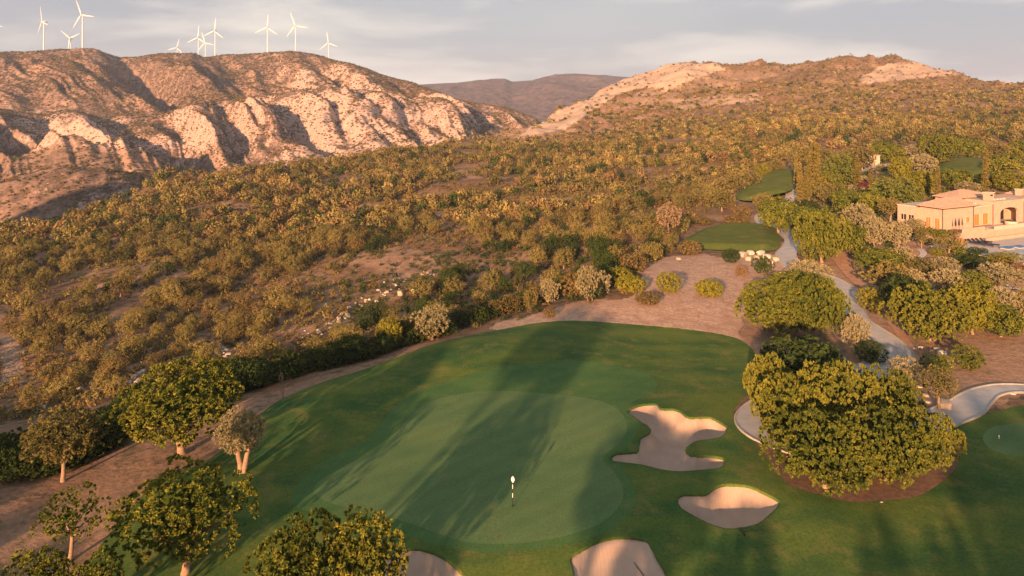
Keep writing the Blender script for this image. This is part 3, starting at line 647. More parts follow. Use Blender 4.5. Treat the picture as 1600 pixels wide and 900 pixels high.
# distant ridge
RK = np.array([(380, 165), (560, 141), (640, 133), (690, 130), (715, 129), (740, 126), (765, 125), (790, 124), (800, 128), (830, 127), (860, 118), (885, 115), (900, 115), (940, 118), (990, 121), (1060, 135), (1200, 150)], float)
us = np.linspace(-0.4, 0.4, 300); rows = np.linspace(1900, 4600, 150); U, D_ = np.meshgrid(us, rows); X = U * D_; x, y = X.ravel(), D_.ravel()
px = CX + F * x / y; zc = CAMZ - (np.interp(px, RK[:, 0], RK[:, 1]) - HY) / F * 3500; zb = CAMZ - (196 - HY) / F * 2100
t = (y - 2100) / 1400.
z = zb + (zc - zb) * (0.45 * sstep(np.clip(t * 2.2, 0, 1)) * .6 + .27 * np.clip(t, 0, 1) + .46 * sstep(t)) - np.maximum(t - 1, 0) * 300
z += (ridged(x / 300, y / 420, 4, 121) - .62) * 70 * np.clip(4 * t * (1 - t), 0, 1) - np.maximum(-t, 0) * 200
me = mesh_np('distant_ridge', np.stack([x, y, z], 1), grid_faces(*X.shape), [M_far], {'rock': ('POINT', np.clip(fbm(x / 200, y / 120, 3, 131) * .5, -.1, .25)), 'dirt': ('POINT', x * 0)}, smooth=True)
struct('distant_ridge', me)

# unseen hill, added off to the left so that its shadow fills the valley
gx, gy = np.meshgrid(np.linspace(-900, -225, 90), np.linspace(-100, 560, 90)); x, y = gx.ravel(), gy.ravel()
z = -120 + 165 * np.exp(-(((x + 395) / 105) ** 2 + ((y - 240) / 120) ** 2)) + fbm(x / 60, y / 60, 4, 141) * 9
struct('added_shade_hill', mesh_np('added_shade_hill', np.stack([x, y, z], 1), grid_faces(*gx.shape), [M_ground], {'rock': ('POINT', x * 0 + .1), 'dirt': ('POINT', x * 0)}, smooth=True))
# ------------------------------------------------------------------ plants
SHADE = [(-10.6, 8, 5.0, 66, 2), (-6.4, 10, 5.0, 63, 2), (-1.4, 8, 4.6, 53, 0), (-20.6, 6, 5.4, 46, 0), (-25.4, 2, 4.6, 98, 2), (-21.6, 2, 4.4, 95, 2), (-36.6, 12, 5.0, 79, 2), (-7.2, 8, 4.2, 51, 0), (-3.0, 6, 4.0, 48, 0),
         (.2, 4, 4.4, 46, 0), (7.2, 4, 5.2, 54, 0), (11.3, 4, 5.0, 55, 0), (15.5, 6, 5.2, 78, 0), (19.6, 6, 5.4, 82, 0), (24.0, 6, 5.4, 82, 0), (28.5, 6, 5.4, 82, 0), (33, 6, 5.4, 82, 0), (-49, 8, 5.0, 37, 0), (-43.5, 8, 4.4, 35, 0), (-54.5, 14, 5.4, 38, 0), (-60, 14, 5.4, 50, 0), (-66, 14, 6, 55, 0)]
def unit(v): return v / (np.linalg.norm(v, axis=-1, keepdims=True) + 1e-9)
def leaf_quads(P, Dr, Ln, Wd, rng):
    S = unit(np.cross(Dr, rng.normal(size=P.shape)))
    Ln = Ln[:, None]; Wd = Wd[:, None]
    V = np.stack([P, P + Dr * Ln * .55 + S * Wd * .5, P + Dr * Ln, P + Dr * Ln * .55 - S * Wd * .5], 1)
    return V.reshape(-1, 3)
def crown_geo(seed, lobes=60, tpl=14, lpt=8, asp=1.0, cb=.15, lobe_r=.11, leaf=(.055, .03), up=.25, rough=.14, flat=0.0, droop=0.0, form='ball', inner=250, split=0, tang=0.0, nblend=.6):
    rng = np.random.default_rng(seed)
    cz = (cb + 1) / 2 * asp; ez = (1 - cb) / 2 * asp
    n = lobes
    d = unit(rng.normal(size=(n, 3)))
    # even spread: relax a little
    for _ in range(12):
        df = d[:, None] - d[None]; r2 = (df ** 2).sum(-1) + np.eye(n); d = unit(d + 0.02 * (df / r2[..., None]).sum(1) / n * 12)
    d[:, 2] = np.where(d[:, 2] < 0, d[:, 2] * (1 - flat), d[:, 2])
    rr = 1 + rng.uniform(-rough, rough, n)
    if split:
        az = np.arctan2(d[:, 1], d[:, 0]); rr *= 1 - .18 * (np.cos(az * split + rng.uniform(0, 6)) > .55)
    E = np.array([.5 - lobe_r * .8, .5 - lobe_r * .8, max(ez - lobe_r * .8, .02)])
    if form == 'cone': # cypress: tall spindle
        t = rng.uniform(0.02, 1, n); az = rng.uniform(0, 6.283, n); rad = .5 * np.clip(np.minimum(t * 7, (1 - t) * 1.15 + .08), 0, 1) ** .8 * (1 + rng.uniform(-rough, rough, n))
        Lc = np.stack([np.cos(az) * rad * .72, np.sin(az) * rad * .72, (cb + (1 - cb) * t) * asp], 1); od = unit(np.stack([np.cos(az), np.sin(az), np.full(n, .9)], 1))
    elif form == 'box':
        q = d / np.abs(d).max(1, keepdims=True); Lc = q * E * .98 + np.array([0, 0, cz]); od = q / np.linalg.norm(q, axis=1, keepdims=True)
    else:
        Lc = d * rr[:, None] * E + np.array([0, 0, cz]); od = d
    lr = lobe_r * rng.uniform(.75, 1.25, n)
    td = unit(rng.normal(size=(n, tpl, 3)) * .85 + od[:, None] * .75 + np.array([0, 0, up]))
    tp = Lc[:, None] + td * lr[:, None, None]
    tp = tp.reshape(-1, 3); td = td.reshape(-1, 3)
    va = .5 if nblend > .7 else 1.0
    tvar = (np.repeat(rng.uniform(-.12, .12, n), tpl) + rng.uniform(-.12, .12, len(tp))) * va
    m_ = len(tp)
    ld = unit(td[:, None] * .9 + rng.normal(size=(m_, lpt, 3)) * .62 + np.array([0, 0, up * .6 - droop]))
    P = np.repeat(tp, lpt, 0); ld = ld.reshape(-1, 3)
    k = len(P)
    if tang:
        nn = np.repeat(td, lpt, 0); nn = unit(nn + rng.normal(size=nn.shape) * (1 - tang) * .8)
        ld = unit(np.cross(nn, rng.normal(size=nn.shape))); Ll = leaf[0] * rng.uniform(.7, 1.3, k); Ww = leaf[1] * rng.uniform(.8, 1.3, k)
        S = np.cross(nn, ld); P = P + rng.normal(size=P.shape) * lobe_r * .25 - ld * Ll[:, None] * .5
        V = np.stack([P, P + ld * Ll[:, None] * .5 + S * Ww[:, None] * .5, P + ld * Ll[:, None], P + ld * Ll[:, None] * .5 - S * Ww[:, None] * .5], 1).reshape(-1, 3)
    else:
        V = leaf_quads(P - ld * leaf[0] * .25, ld, leaf[0] * rng.uniform(.7, 1.25, k), leaf[1] * rng.uniform(.7, 1.3, k), rng)
    var = np.repeat(tvar, lpt) + rng.uniform(-.16, .16, k) * va + .5
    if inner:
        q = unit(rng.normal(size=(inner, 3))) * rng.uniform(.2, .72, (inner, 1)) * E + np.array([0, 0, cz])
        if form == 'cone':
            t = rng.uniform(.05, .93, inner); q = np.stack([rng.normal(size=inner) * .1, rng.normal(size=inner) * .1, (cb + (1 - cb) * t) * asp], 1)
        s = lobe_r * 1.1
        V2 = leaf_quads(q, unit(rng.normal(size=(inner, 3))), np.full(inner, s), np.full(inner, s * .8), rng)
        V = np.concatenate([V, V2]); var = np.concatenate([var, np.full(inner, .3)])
    # shading normals follow the puffs of the crown, as light does on dense foliage
    ctr = np.array([0, 0, cz]); fc = V.reshape(-1, 4, 3).mean(1)
    rad = unit((fc - ctr) / np.maximum(E, .05))
    if form == 'cone': rad = unit(fc * np.array([1, 1, 0]) + np.array([0, 0, .05]))
    lob = rad.copy(); lob[:len(tp) * lpt] = np.repeat(td, lpt, 0)
    q = V.reshape(-1, 4, 3); gn = unit(np.cross(q[:, 1] - q[:, 0], q[:, 3] - q[:, 0])); NR = unit(rad * .55 + lob * .75)
    fl = (gn * NR).sum(1) < 0; q[fl] = q[fl][:, ::-1]; gn[fl] *= -1
    NR = unit(NR * nblend + gn * (1 - nblend))
    V = q.reshape(-1, 3).copy(); V[:, 2] = np.maximum(V[:, 2] / asp, 0.0)
    return V, var, NR
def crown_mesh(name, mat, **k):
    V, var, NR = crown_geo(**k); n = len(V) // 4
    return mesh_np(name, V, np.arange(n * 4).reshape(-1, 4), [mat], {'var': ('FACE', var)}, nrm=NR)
def trunk_mesh(name, seed, cb, asp, r=.035, lean=.04, limbs=5, twin=False, reach=.3, low=.55, mat=None):
    rng = np.random.default_rng(seed); mb = MB()
    def one(x0, lx, rr):
        top = (cb + .12) * asp
        P = [(x0 + lx * t * 1.2 + rng.normal() * .006, rng.normal() * .006 + lean * t * .3, top * t) for t in (0, .08, .3, .55, .8, 1)]
        mb.tube(P, [rr * 1.6, rr * 1.15, rr, rr * .9, rr * .85, rr * .7], 9)
        for k in range(limbs):
            a = k * 2.4 + rng.uniform(0, 1); st = Vector(P[3]).lerp(Vector(P[5]), rng.uniform(low - .55, 1)); el = rng.uniform(.12, .34) * (1 - cb) * asp + (1 - cb) * .08
            e = st + Vector((math.cos(a) * reach * rng.uniform(.6, 1), math.sin(a) * reach * rng.uniform(.6, 1), el))
            mdl = st.lerp(e, .5) + Vector((rng.normal() * .01, rng.normal() * .01, -.015)); mb.tube([tuple(st), tuple(mdl), tuple(e)], [rr * .55, rr * .4, rr * .15], 6)
    if twin: one(-.02, -.09, r * .8); one(.03, .14, r * .8)
    else: one(0, lean, r)
    mb.v = [(a, b, c / asp) for a, b, c in mb.v]
    return mb.mesh(name, mat or M_bark, True)
PROTO = {}
def proto(key, mat, cb, asp, trunk=True, tr={}, **k):
    PROTO[key] = (crown_mesh('crown', LM[mat], asp=asp, cb=cb, **k), trunk_mesh('trunk', k.get('seed', 1), cb, asp, **tr) if trunk else None)
NEAR = dict(lobes=80, tpl=15, lpt=12, lobe_r=.09, leaf=(.036, .020), inner=420, rough=.16, flat=.15)
proto('carob_near', 'carob', .20, .85, seed=11, **{**NEAR, 'lobe_r': .08, 'lobes': 95}, tr=dict(r=.035, limbs=7))
proto('carob_near2', 'carob', .24, .95, seed=12, split=3, **{**NEAR, 'rough': .24}, tr=dict(r=.03, lean=-.05, limbs=7, reach=.36))
proto('carob_near3', 'carob', .22, .95, seed=13, split=2, **{**NEAR, 'rough': .26}, tr=dict(r=.03, limbs=6))
proto('carob_tall', 'carob', .34, 1.6, seed=19, split=3, **{**NEAR, 'rough': .3, 'lobe_r': .12, 'leaf': (.05, .028)}, tr=dict(r=.04, limbs=6))
proto('carob_tall2', 'carob', .38, 1.7, seed=20, split=2, **{**NEAR, 'rough': .34, 'lobe_r': .12, 'leaf': (.05, .028)}, tr=dict(r=.04, limbs=6))
proto('carob_low', 'carob', .10, .6, seed=14, **{**NEAR, 'lobes': 100, 'lobe_r': .075, 'leaf': (.036, .020), 'rough': .26}, tr=dict(r=.028, limbs=7))
proto('carob_low2', 'carob', .12, .62, seed=15, **{**NEAR, 'lobes': 95, 'lobe_r': .08, 'leaf': (.038, .021), 'rough': .28}, tr=dict(r=.026, limbs=7))
proto('carob_bare', 'carob', .40, 1.2, seed=16, lobes=34, tpl=11, lpt=14, lobe_r=.12, leaf=(.05, .026), inner=40, rough=.3, tr=dict(r=.035, lean=.06, limbs=9, reach=.36, low=.3))
proto('olive_near', 'olive', .38, 1.05, seed=17, lobes=70, tpl=14, lpt=12, lobe_r=.12, leaf=(.055, .013), inner=260, rough=.2, tr=dict(r=.03, lean=.03, limbs=7))
proto('olive_twin', 'grey', .42, 1.35, seed=18, lobes=46, tpl=14, lpt=12, lobe_r=.15, leaf=(.085, .02), inner=200, rough=.25, split=2, tr=dict(r=.075, lean=.03, twin=True, limbs=4))
MID = dict(tang=.4, lobes=52, tpl=12, lpt=6, lobe_r=.11, leaf=(.06, .036), inner=160, rough=.17)
proto('carob_mid', 'carob', .14, .85, seed=21, **MID, tr=dict(r=.03)); proto('carob_mid2', 'carob', .12, .8, seed=22, split=2, **MID, tr=dict(r=.03))
proto('pine1', 'dark', .56, 2.6, seed=61, **MID, tr=dict(r=.05)); proto('pine2', 'dark', .70, 2.6, seed=62, **MID, tr=dict(r=.05))
proto('dark_mid', 'dark', .10, .8, seed=23, **MID, tr=dict(r=.03))
proto('olive_mid', 'olive', .22, .95, seed=24, lobes=44, tpl=10, lpt=8, lobe_r=.13, leaf=(.085, .026), inner=160, rough=.22, tr=dict(r=.03, lean=.05))
proto('grey_mid', 'grey', .18, .9, seed=25, lobes=40, tpl=11, lpt=8, lobe_r=.14, leaf=(.09, .026), inner=160, rough=.22, up=.45, tr=dict(r=.03))
proto('yellow_mid', 'yellow', .16, .95, seed=26, **{**MID, 'rough': .1}, tr=dict(r=.03))
proto('pepper_mid', 'pepper', .10, .9, seed=27, lobes=50, tpl=10, lpt=8, lobe_r=.11, leaf=(.11, .022), inner=160, rough=.12, up=-.2, droop=.7, tr=dict(r=.03))
proto('lolly', 'olive', .36, 1.5, seed=28, lobes=60, tpl=10, lpt=8, lobe_r=.12, leaf=(.06, .025), inner=200, rough=.06, tr=dict(r=.04, lean=.06, limbs=5))
proto('pale_mid', 'pale', .28, 1.25, seed=29, lobes=44, tpl=10, lpt=8, lobe_r=.12, leaf=(.07, .02), inner=40, rough=.2, tr=dict(r=.03, limbs=7))
proto('cypress', 'cypress', .04, 6.0, seed=30, form='cone', lobes=210, tpl=6, lpt=4, lobe_r=.17, leaf=(.24, .10), inner=400, up=1.4, rough=.12, tr=dict(r=.07, lean=0, limbs=0))
BALL = dict(tang=.6, lobes=80, tpl=9, lpt=6, lobe_r=.07, leaf=(.04, .028), inner=260, rough=.05, trunk=False)
proto('ball', 'yellow', 0, .8, seed=31, **BALL); proto('ball_dark', 'dark', 0, .8, seed=32, **BALL); proto('ball_scrub', 'scrub', 0, .8, seed=33, **BALL)
proto('spiky', 'carob', 0, .85, seed=34, trunk=False, lobes=60, tpl=9, lpt=8, lobe_r=.08, leaf=(.09, .022), inner=240, rough=.08, up=.7)
proto('dome', 'yellow', 0, .5, seed=35, **BALL); proto('dome_scrub', 'scrub', 0, .55, seed=36, **{**BALL, 'rough': .14})
proto('rust_bush', 'rust', 0, .8, seed=37, **{**BALL, 'rough': .2}); proto('willow_bush', 'grey', 0, 1.1, seed=38, trunk=False, lobes=56, tpl=9, lpt=8, lobe_r=.11, leaf=(.12, .022), inner=200, rough=.15, up=.8)
proto('hedge', 'yellow', 0, .6, seed=39, form='box', **{**BALL, 'lobes': 110}); proto('hedge_green', 'carob', 0, .6, seed=40, form='box', **{**BALL, 'lobes': 110})
proto('topiary', 'olive', .45, .55, seed=41, form='box', lobes=90, tpl=9, lpt=6, lobe_r=.07, leaf=(.05, .026), inner=200, rough=.05, tr=dict(r=.03, limbs=4))
proto('flowers', 'magenta', 0, .5, seed=42, **{**BALL, 'rough': .2})
for i in range(3):
    proto('dark_shrub%d' % i, 'dark' if i < 2 else 'scrub', 0, .8, seed=50 + i, trunk=False, lobes=34, tpl=9, lpt=7, lobe_r=.14, leaf=(.085, .042), inner=120, rough=.22)

CENT = {}
def plant(key, name, cat, label, bx, by, ty, wpx, group=None, bush=None, dz=0.0, depth=1.0):
    x, y, z = at(bx, by)
    bush = PROTO[key][1] is None if bush is None else bush
    wd = wpx * y / F
    if bush:
        y2 = y + wd * .42 * depth; x = x * y2 / y; y = y2; z = float(Hn(np.array([x]), np.array([y]))[0])
    yg = HY + (CAMZ - z) * F / y
    h = max((yg - ty) * y / F * (1.0 if not bush else 1.12), .5)
    rz = R.uniform(0, 6.28)
    if key in ('hedge', 'hedge_green', 'topiary'): rz = math.radians(25) + R.uniform(-.1, .1)
    if 'twin' in key or 'bare' in key: rz = 0.1
    cr, tk = PROTO[key]
    wd2 = wd * 1.02
    if tk is None:
        o = link(name, cr, loc=(x, y, z - .05)); o.rotation_euler = (0, 0, rz); o.scale = (wd2, wd2 * depth, h)
        o['label'] = label; o['category'] = cat
        if group: o['group'] = group
        return o
    t = thing(name, label, cat, (x, y, z - .05), rz, (wd2, wd2 * depth, h), group)
    link('trunk', tk, t); link('crown', cr, t)
    return t

T = 'tree'; B = 'bush'
# foreground trees
plant('carob_near', 'carob_tree', T, 'big round dark green carob on bare soil at left, reddish trunk lit', 285, 710, 570, 168)
plant('olive_near', 'olive_tree', T, 'grey-gold olive at far left against the dark hedge, pale leaning trunk', 99, 752, 645, 100)
plant('olive_twin', 'olive_tree', T, 'small olive with two splayed pale trunks on the grass edge', 378, 738, 645, 68)
plant('carob_bare', 'carob_tree', T, 'small sparse carob with forked bare limbs, bottom left', 108, 878, 770, 88)
plant('carob_near2', 'carob_tree', T, 'large dark green carob on the lawn, trunk at the bottom edge', 290, 895, 738, 186)
plant('carob_tall', 'carob_tree', T, 'carob top at the bottom edge, left of its close neighbour', 470, 1050, 822, 128)
plant('carob_tall2', 'carob_tree', T, 'carob top touching the lower bunker, right one of the close pair', 566, 1045, 808, 118)
plant('carob_tall', 'carob_tree', T, 'tip of a carob crown cut off by the bottom left corner', 58, 1045, 868, 96)
plant('carob_tall2', 'carob_tree', T, 'sparse carob tip at the bottom edge below the small forked carob', 150, 1040, 872, 80)
# the big clump by the bunkers
g = 'carobs of the big clump beside the bunkers'
plant('carob_low', 'carob_tree', T, 'front carob of the big clump, orange-lit trunk foot beside a small stone', 1288, 762, 654, 156, g)
plant('carob_low2', 'carob_tree', T, 'bright carob at the right front of the big clump over brown mulch', 1384, 752, 646, 128, g)
plant('carob_low', 'carob_tree', T, 'rightmost carob of the big clump, leaning out over dark grass', 1450, 734, 646, 84, g)
plant('carob_low2', 'carob_tree', T, 'carob at the left of the clump, crown over the pink path loop', 1234, 704, 592, 104, g)
plant('carob_low', 'carob_tree', T, 'middle carob of the big clump with upright tufts, behind the front one', 1312, 684, 574, 132, g)
plant('carob_low2', 'carob_tree', T, 'carob at the back right of the clump, below the lollipop tree', 1385, 680, 584, 92, g)
plant('carob_low', 'carob_tree', T, 'carob at the back left of the clump, against the fairway edge', 1203, 656, 560, 68, g)
plant('dark_mid', 'carob_tree', T, 'shaded dark carob between the big clump and the carobs behind it', 1255, 622, 530, 122)
plant('carob_low2', 'carob_tree', T, 'broad carob behind the fairway corner, left one of two', 1213, 520, 444, 108)
plant('carob_low', 'carob_tree', T, 'broad carob left of the winding path, its right half in shade', 1272, 528, 437, 98)
plant('carob_mid', 'carob_tree', T, 'carob crown behind the broad pair, between fairway and path', 1248, 482, 428, 90)
plant('grey_mid', 'olive_tree', T, 'small grey olive between the broad carob and the round dark bush', 1337, 553, 494, 36)
plant('carob_low2', 'carob_tree', T, 'large carob right of the path, trunk lit above scattered stones', 1452, 532, 453, 108)
plant('yellow_mid', 'carob_tree', T, 'yellow-green carob beside the large one, right of the path', 1520, 522, 448, 70)
plant('carob_mid', 'carob_tree', T, 'low carob at the right edge above the bare slope', 1565, 526, 478, 66)
plant('lolly', 'olive_tree', T, 'clipped lollipop olive with thin trunk beside a white boulder', 1468, 641, 573, 48)
plant('ball_dark', 'round_bush', B, 'dark clipped ball inside the bend of the path', 1362, 572, 537, 46)
plant('ball', 'round_bush', B, 'olive-brown clipped ball right of the path, above the bend', 1362, 489, 453, 47)
plant('spiky', 'round_bush', B, 'spiky green ball bush right of the boulders', 1512, 583, 545, 43)
plant('ball_dark', 'round_bush', B, 'dark ball bush left of the boulders, touching its lighter twin', 1455, 583, 556, 32)
plant('spiky', 'round_bush', B, 'light green ball against the boulders, right of its dark twin', 1475, 584, 558, 26)
plant('willow_bush', 'willow_bush', B, 'feathery grey-green shrub at the lower bend of the path', 1415, 610, 564, 48)
for a in [('ball', 1045, 461, 428, 38, 'clipped ball on bare soil, left of the domed bush, casting shadow'), ('dome', 1108, 467, 440, 41, 'wide flat ball on bare pinkish soil, right of its rounder neighbour'),
          ('dome', 985, 461, 434, 46, 'low dome bush at the left end of the bare slope'), ('dome_scrub', 1012, 479, 459, 38, 'low spreading bush nearest the fairway on the bare slope'),
          ('ball_dark', 1142, 412, 391, 26, 'green ball left of the white rocks below the tee'), ('dome', 966, 446, 420, 44, 'yellowish slanting bush behind the low dome bush'),
          ('dark_shrub1', 952, 430, 400, 30, 'dark bush left of the bare slope, behind the yellowish one'), ('ball_scrub', 990, 426, 398, 44, 'broad brown-green bush at the top left of the bare slope'),
          ('dark_shrub0', 1192, 431, 404, 30, 'dark spreading bush right of the white rocks'), ('rust_bush', 1158, 434, 416, 20, 'small rusty bush below the white rocks'),
          ('ball_scrub', 1160, 343, 322, 26, 'olive ball left of the upper path'), ('rust_bush', 1143, 330, 316, 12, 'little rusty ball on the slope left of the upper path'),
          ('ball_scrub', 858, 497, 482, 20, 'small ball bush at the corner of the fairway edge'), ('dome_scrub', 1098, 352, 340, 34, 'low bush above the front tee'), ('dome_scrub', 1150, 352, 337, 40, 'low mounds of bush right above the front tee'),
          ('ball_scrub', 895, 468, 430, 46, 'round scrub mass behind the twin-crowned edge tree')]:
    plant(a[0], 'round_bush', B, a[5], a[1], a[2], a[3], a[4])
for a in [('grey_mid', 919, 472, 418, 34, 'olive with forked trunk on the bare ground above the fairway'), ('grey_mid', 938, 462, 424, 28, 'olive crown joined to the forked one on its right'),
          ('grey_mid', 858, 476, 438, 28, 'small olive on the fairway edge, left of the forked olive'), ('olive_mid', 829, 486, 453, 20, 'slim olive on the hedge line, leftmost of the three edge olives'),
          ('grey_mid', 675, 531, 480, 50, 'pale round olive standing clear in the dark hedge slope'), ('yellow_mid', 607, 548, 499, 38, 'bright yellow-green tree on the hedge line beside a pinkish one'),
          ('pale_mid', 583, 553, 514, 30, 'pinkish dry tree left of the bright yellow-green one'), ('pale_mid', 1045, 367, 319, 38, 'pale pink bare-looking tree on the hill edge'),
          ('olive_mid', 1022, 406, 380, 24, 'small tree at the top of the bare slope'), ('olive_mid', 1050, 388, 366, 18, 'small olive below the pale pink tree'), ('ball_scrub', 1078, 400, 378, 36, 'olive-brown tree left of the front tee')]:
    plant(a[0], 'edge_tree', T, a[5], a[1], a[2], a[3], a[4])
# garden trees round the villa: prototype, base, top, width, label
GT = [
 ('carob_mid', 1216, 364, 309, 56, 'round green carob standing in the middle of the cart path'), ('olive_mid', 1193, 332, 303, 32, 'small olive left of the cart path by the upper tee'),
 ('carob_low2', 1284, 410, 334, 76, 'large rounded carob right of the path, below the cypresses'), ('carob_mid2', 1268, 372, 324, 58, 'carob behind the large rounded one, right of the path'),
 ('carob_mid', 1327, 398, 350, 44, 'carob touching the large rounded one on its right'), ('grey_mid', 1343, 372, 320, 42, 'grey olive left of the villa, uppermost of a column of three'),
 ('grey_mid', 1366, 388, 340, 38, 'grey olive of layered puffs left of the villa'), ('grey_mid', 1404, 388, 347, 34, 'grey-gold olive below the low wing of the villa'),
 ('grey_mid', 1432, 362, 342, 24, 'small olive against the villa wing wall'), ('lolly', 1391, 347, 309, 33, 'brown clipped lollipop tree at the left corner of the villa'),
 ('pepper_mid', 1400, 326, 277, 66, 'wide drooping pale green pepper tree behind the villa wing'), ('carob_mid', 1362, 336, 300, 38, 'upright bushy carob left of the wide pepper tree'),
 ('olive_mid', 1290, 320, 286, 28, 'golden olive of small puffs below the cypress row'), ('carob_mid2', 1320, 334, 296, 46, 'low green carob between golden olive and bushy carob'),
 ('yellow_mid', 1278, 294, 267, 28, 'yellow-green tree right of the cypress group'), ('yellow_mid', 1302, 294, 267, 32, 'yellow-green tree in front of the tall pepper tree'), ('pepper_mid', 1312, 292, 240, 50, 'tall dome-shaped pepper tree behind the cypress group'),
 ('olive_mid', 1347, 266, 231, 36, 'olive behind the lone slim cypress'), ('olive_mid', 1325, 262, 232, 34, 'brownish olive left of the one behind the slim cypress'),
 ('carob_mid', 1375, 255, 221, 30, 'dark green tree by the upper drive, left of a pair'), ('carob_mid', 1397, 254, 225, 30, 'dark green tree by the upper drive, right of a pair'),
 ('yellow_mid', 1407, 284, 246, 31, 'bright yellow-green oval tree below the upper drive'), ('grey_mid', 1440, 278, 242, 42, 'big grey olive right of the oval yellow-green tree'),
 ('grey_mid', 1436, 254, 227, 46, 'grey olive behind the big grey one'), ('carob_low2', 1466, 256, 212, 56, 'tall dark carob on the skyline of the garden'), ('yellow_mid', 1440, 304, 267, 38, 'yellow-green tree behind the wide pepper tree'),
 ('carob_mid2', 1495, 294, 264, 46, 'green bushy tree behind the villa roof, below the far lawn'), ('grey_mid', 1512, 309, 284, 33, 'pale grey olive peeping over the villa roof'),
 ('carob_mid', 1570, 278, 242, 50, 'round green tree at the right, behind the far lawn'), ('yellow_mid', 1577, 303, 271, 48, 'round yellow-green tree above the villa chimney'),
 ('carob_mid2', 1515, 249, 217, 44, 'dark carob above the far lawn'), ('olive_mid', 1552, 252, 221, 42, 'olive right of the dark carob above the far lawn'), ('carob_mid', 1594, 252, 219, 38, 'green tree at the right edge above the far lawn'),
 ('olive_mid', 1144, 302, 270, 36, 'olive on the slope left of the upper tee'), ('olive_mid', 1172, 295, 268, 30, 'olive touching the upper tee on its left'), ('olive_mid', 1128, 330, 296, 38, 'broad olive below the upper tee'),
 ('yellow_mid', 1192, 278, 256, 24, 'yellow ball-shaped tree above the upper tee'), ('olive_mid', 1213, 270, 250, 24, 'small olive behind the upper tee'), ('olive_mid', 1248, 270, 228, 30, 'olive standing among the cypress trunks'),
 ('olive_mid', 1287, 262, 231, 28, 'olive right of the tallest cypress'), ('carob_mid2', 1236, 352, 330, 30, 'small carob right of the round path carob'), ('dark_mid', 1262, 340, 312, 34, 'dark tree under the cypress group'),
 ('grey_mid', 1262, 452, 409, 58, 'wide grey olive left of the path, above the broad carobs'), ('carob_mid2', 1375, 425, 388, 74, 'broad low tree mass right of the dirt track'),
 ('olive_mid', 1388, 458, 412, 66, 'brownish tree with arching top right of the dirt track'), ('grey_mid', 1409, 417, 386, 34, 'pale olive beside the stepping stones'), ('olive_mid', 1441, 432, 405, 44, 'round olive below the garden path'),
 ('grey_mid', 1420, 456, 422, 46, 'pale olive over the dark green carob'), ('dark_mid', 1414, 492, 432, 64, 'dark green tree on the left flank of the large carob'),
 ('grey_mid', 1477, 428, 402, 38, 'feathery grey olive between garden path and topiary'), ('grey_mid', 1482, 460, 422, 50, 'pale tufted olive above the large carob'),
 ('carob_mid', 1520, 464, 425, 48, 'bright green tree right of the tufted pale olive'), ('grey_mid', 1560, 456, 414, 60, 'wide grey-gold olive below the pool hedge'),
 ('grey_mid', 1567, 494, 452, 44, 'grey olive with shaded foot at the right'), ('olive_mid', 1600, 492, 455, 34, 'olive cut by the right edge, beside the shaded-foot olive'), ('rust_bush', 1596, 437, 412, 28, 'rusty shrub at the right edge below the pool')]
for k, x_, y_, t_, w_, lb in GT:
    nm = {'c': 'carob_tree', 'o': 'olive_tree', 'g': 'olive_tree', 'y': 'leafy_tree', 'p': 'pepper_tree', 'd': 'carob_tree', 'l': 'olive_tree', 'r': 'garden_bush'}[k[0]]
    plant(k, nm, B if k == 'rust_bush' else T, lb, x_, y_, t_, w_, bush=(k == 'rust_bush'))
for x_, y_, t_, w_, lb in [(1250, 318, 258, 12, 'golden cypress at the front left of the cypress group'), (1259, 318, 262, 10, 'golden cypress second in the front row of the group'), (1264, 314, 246, 9, 'cypress in the middle of the front group'),
     (1269, 300, 225, 9, 'dark slender cypress, tallest of the group'), (1276, 304, 226, 13, 'broad golden cypress at the right of the group'), (1262, 300, 232, 8, 'slender cypress behind the middle of the group'), (1244, 300, 240, 7, 'dark cypress at the left back of the group'),
     (1339, 295, 245, 10, 'lone slim golden cypress in the middle garden'), (1360, 294, 272, 8, 'short cypress right of the lone slim one'), (1465, 314, 262, 9, 'cypress behind the left roof slope of the villa'), (1540, 306, 234, 10, 'tall dark cypress behind the villa roofs')]:
    plant('cypress', 'cypress', T, lb, x_, y_, t_, w_)
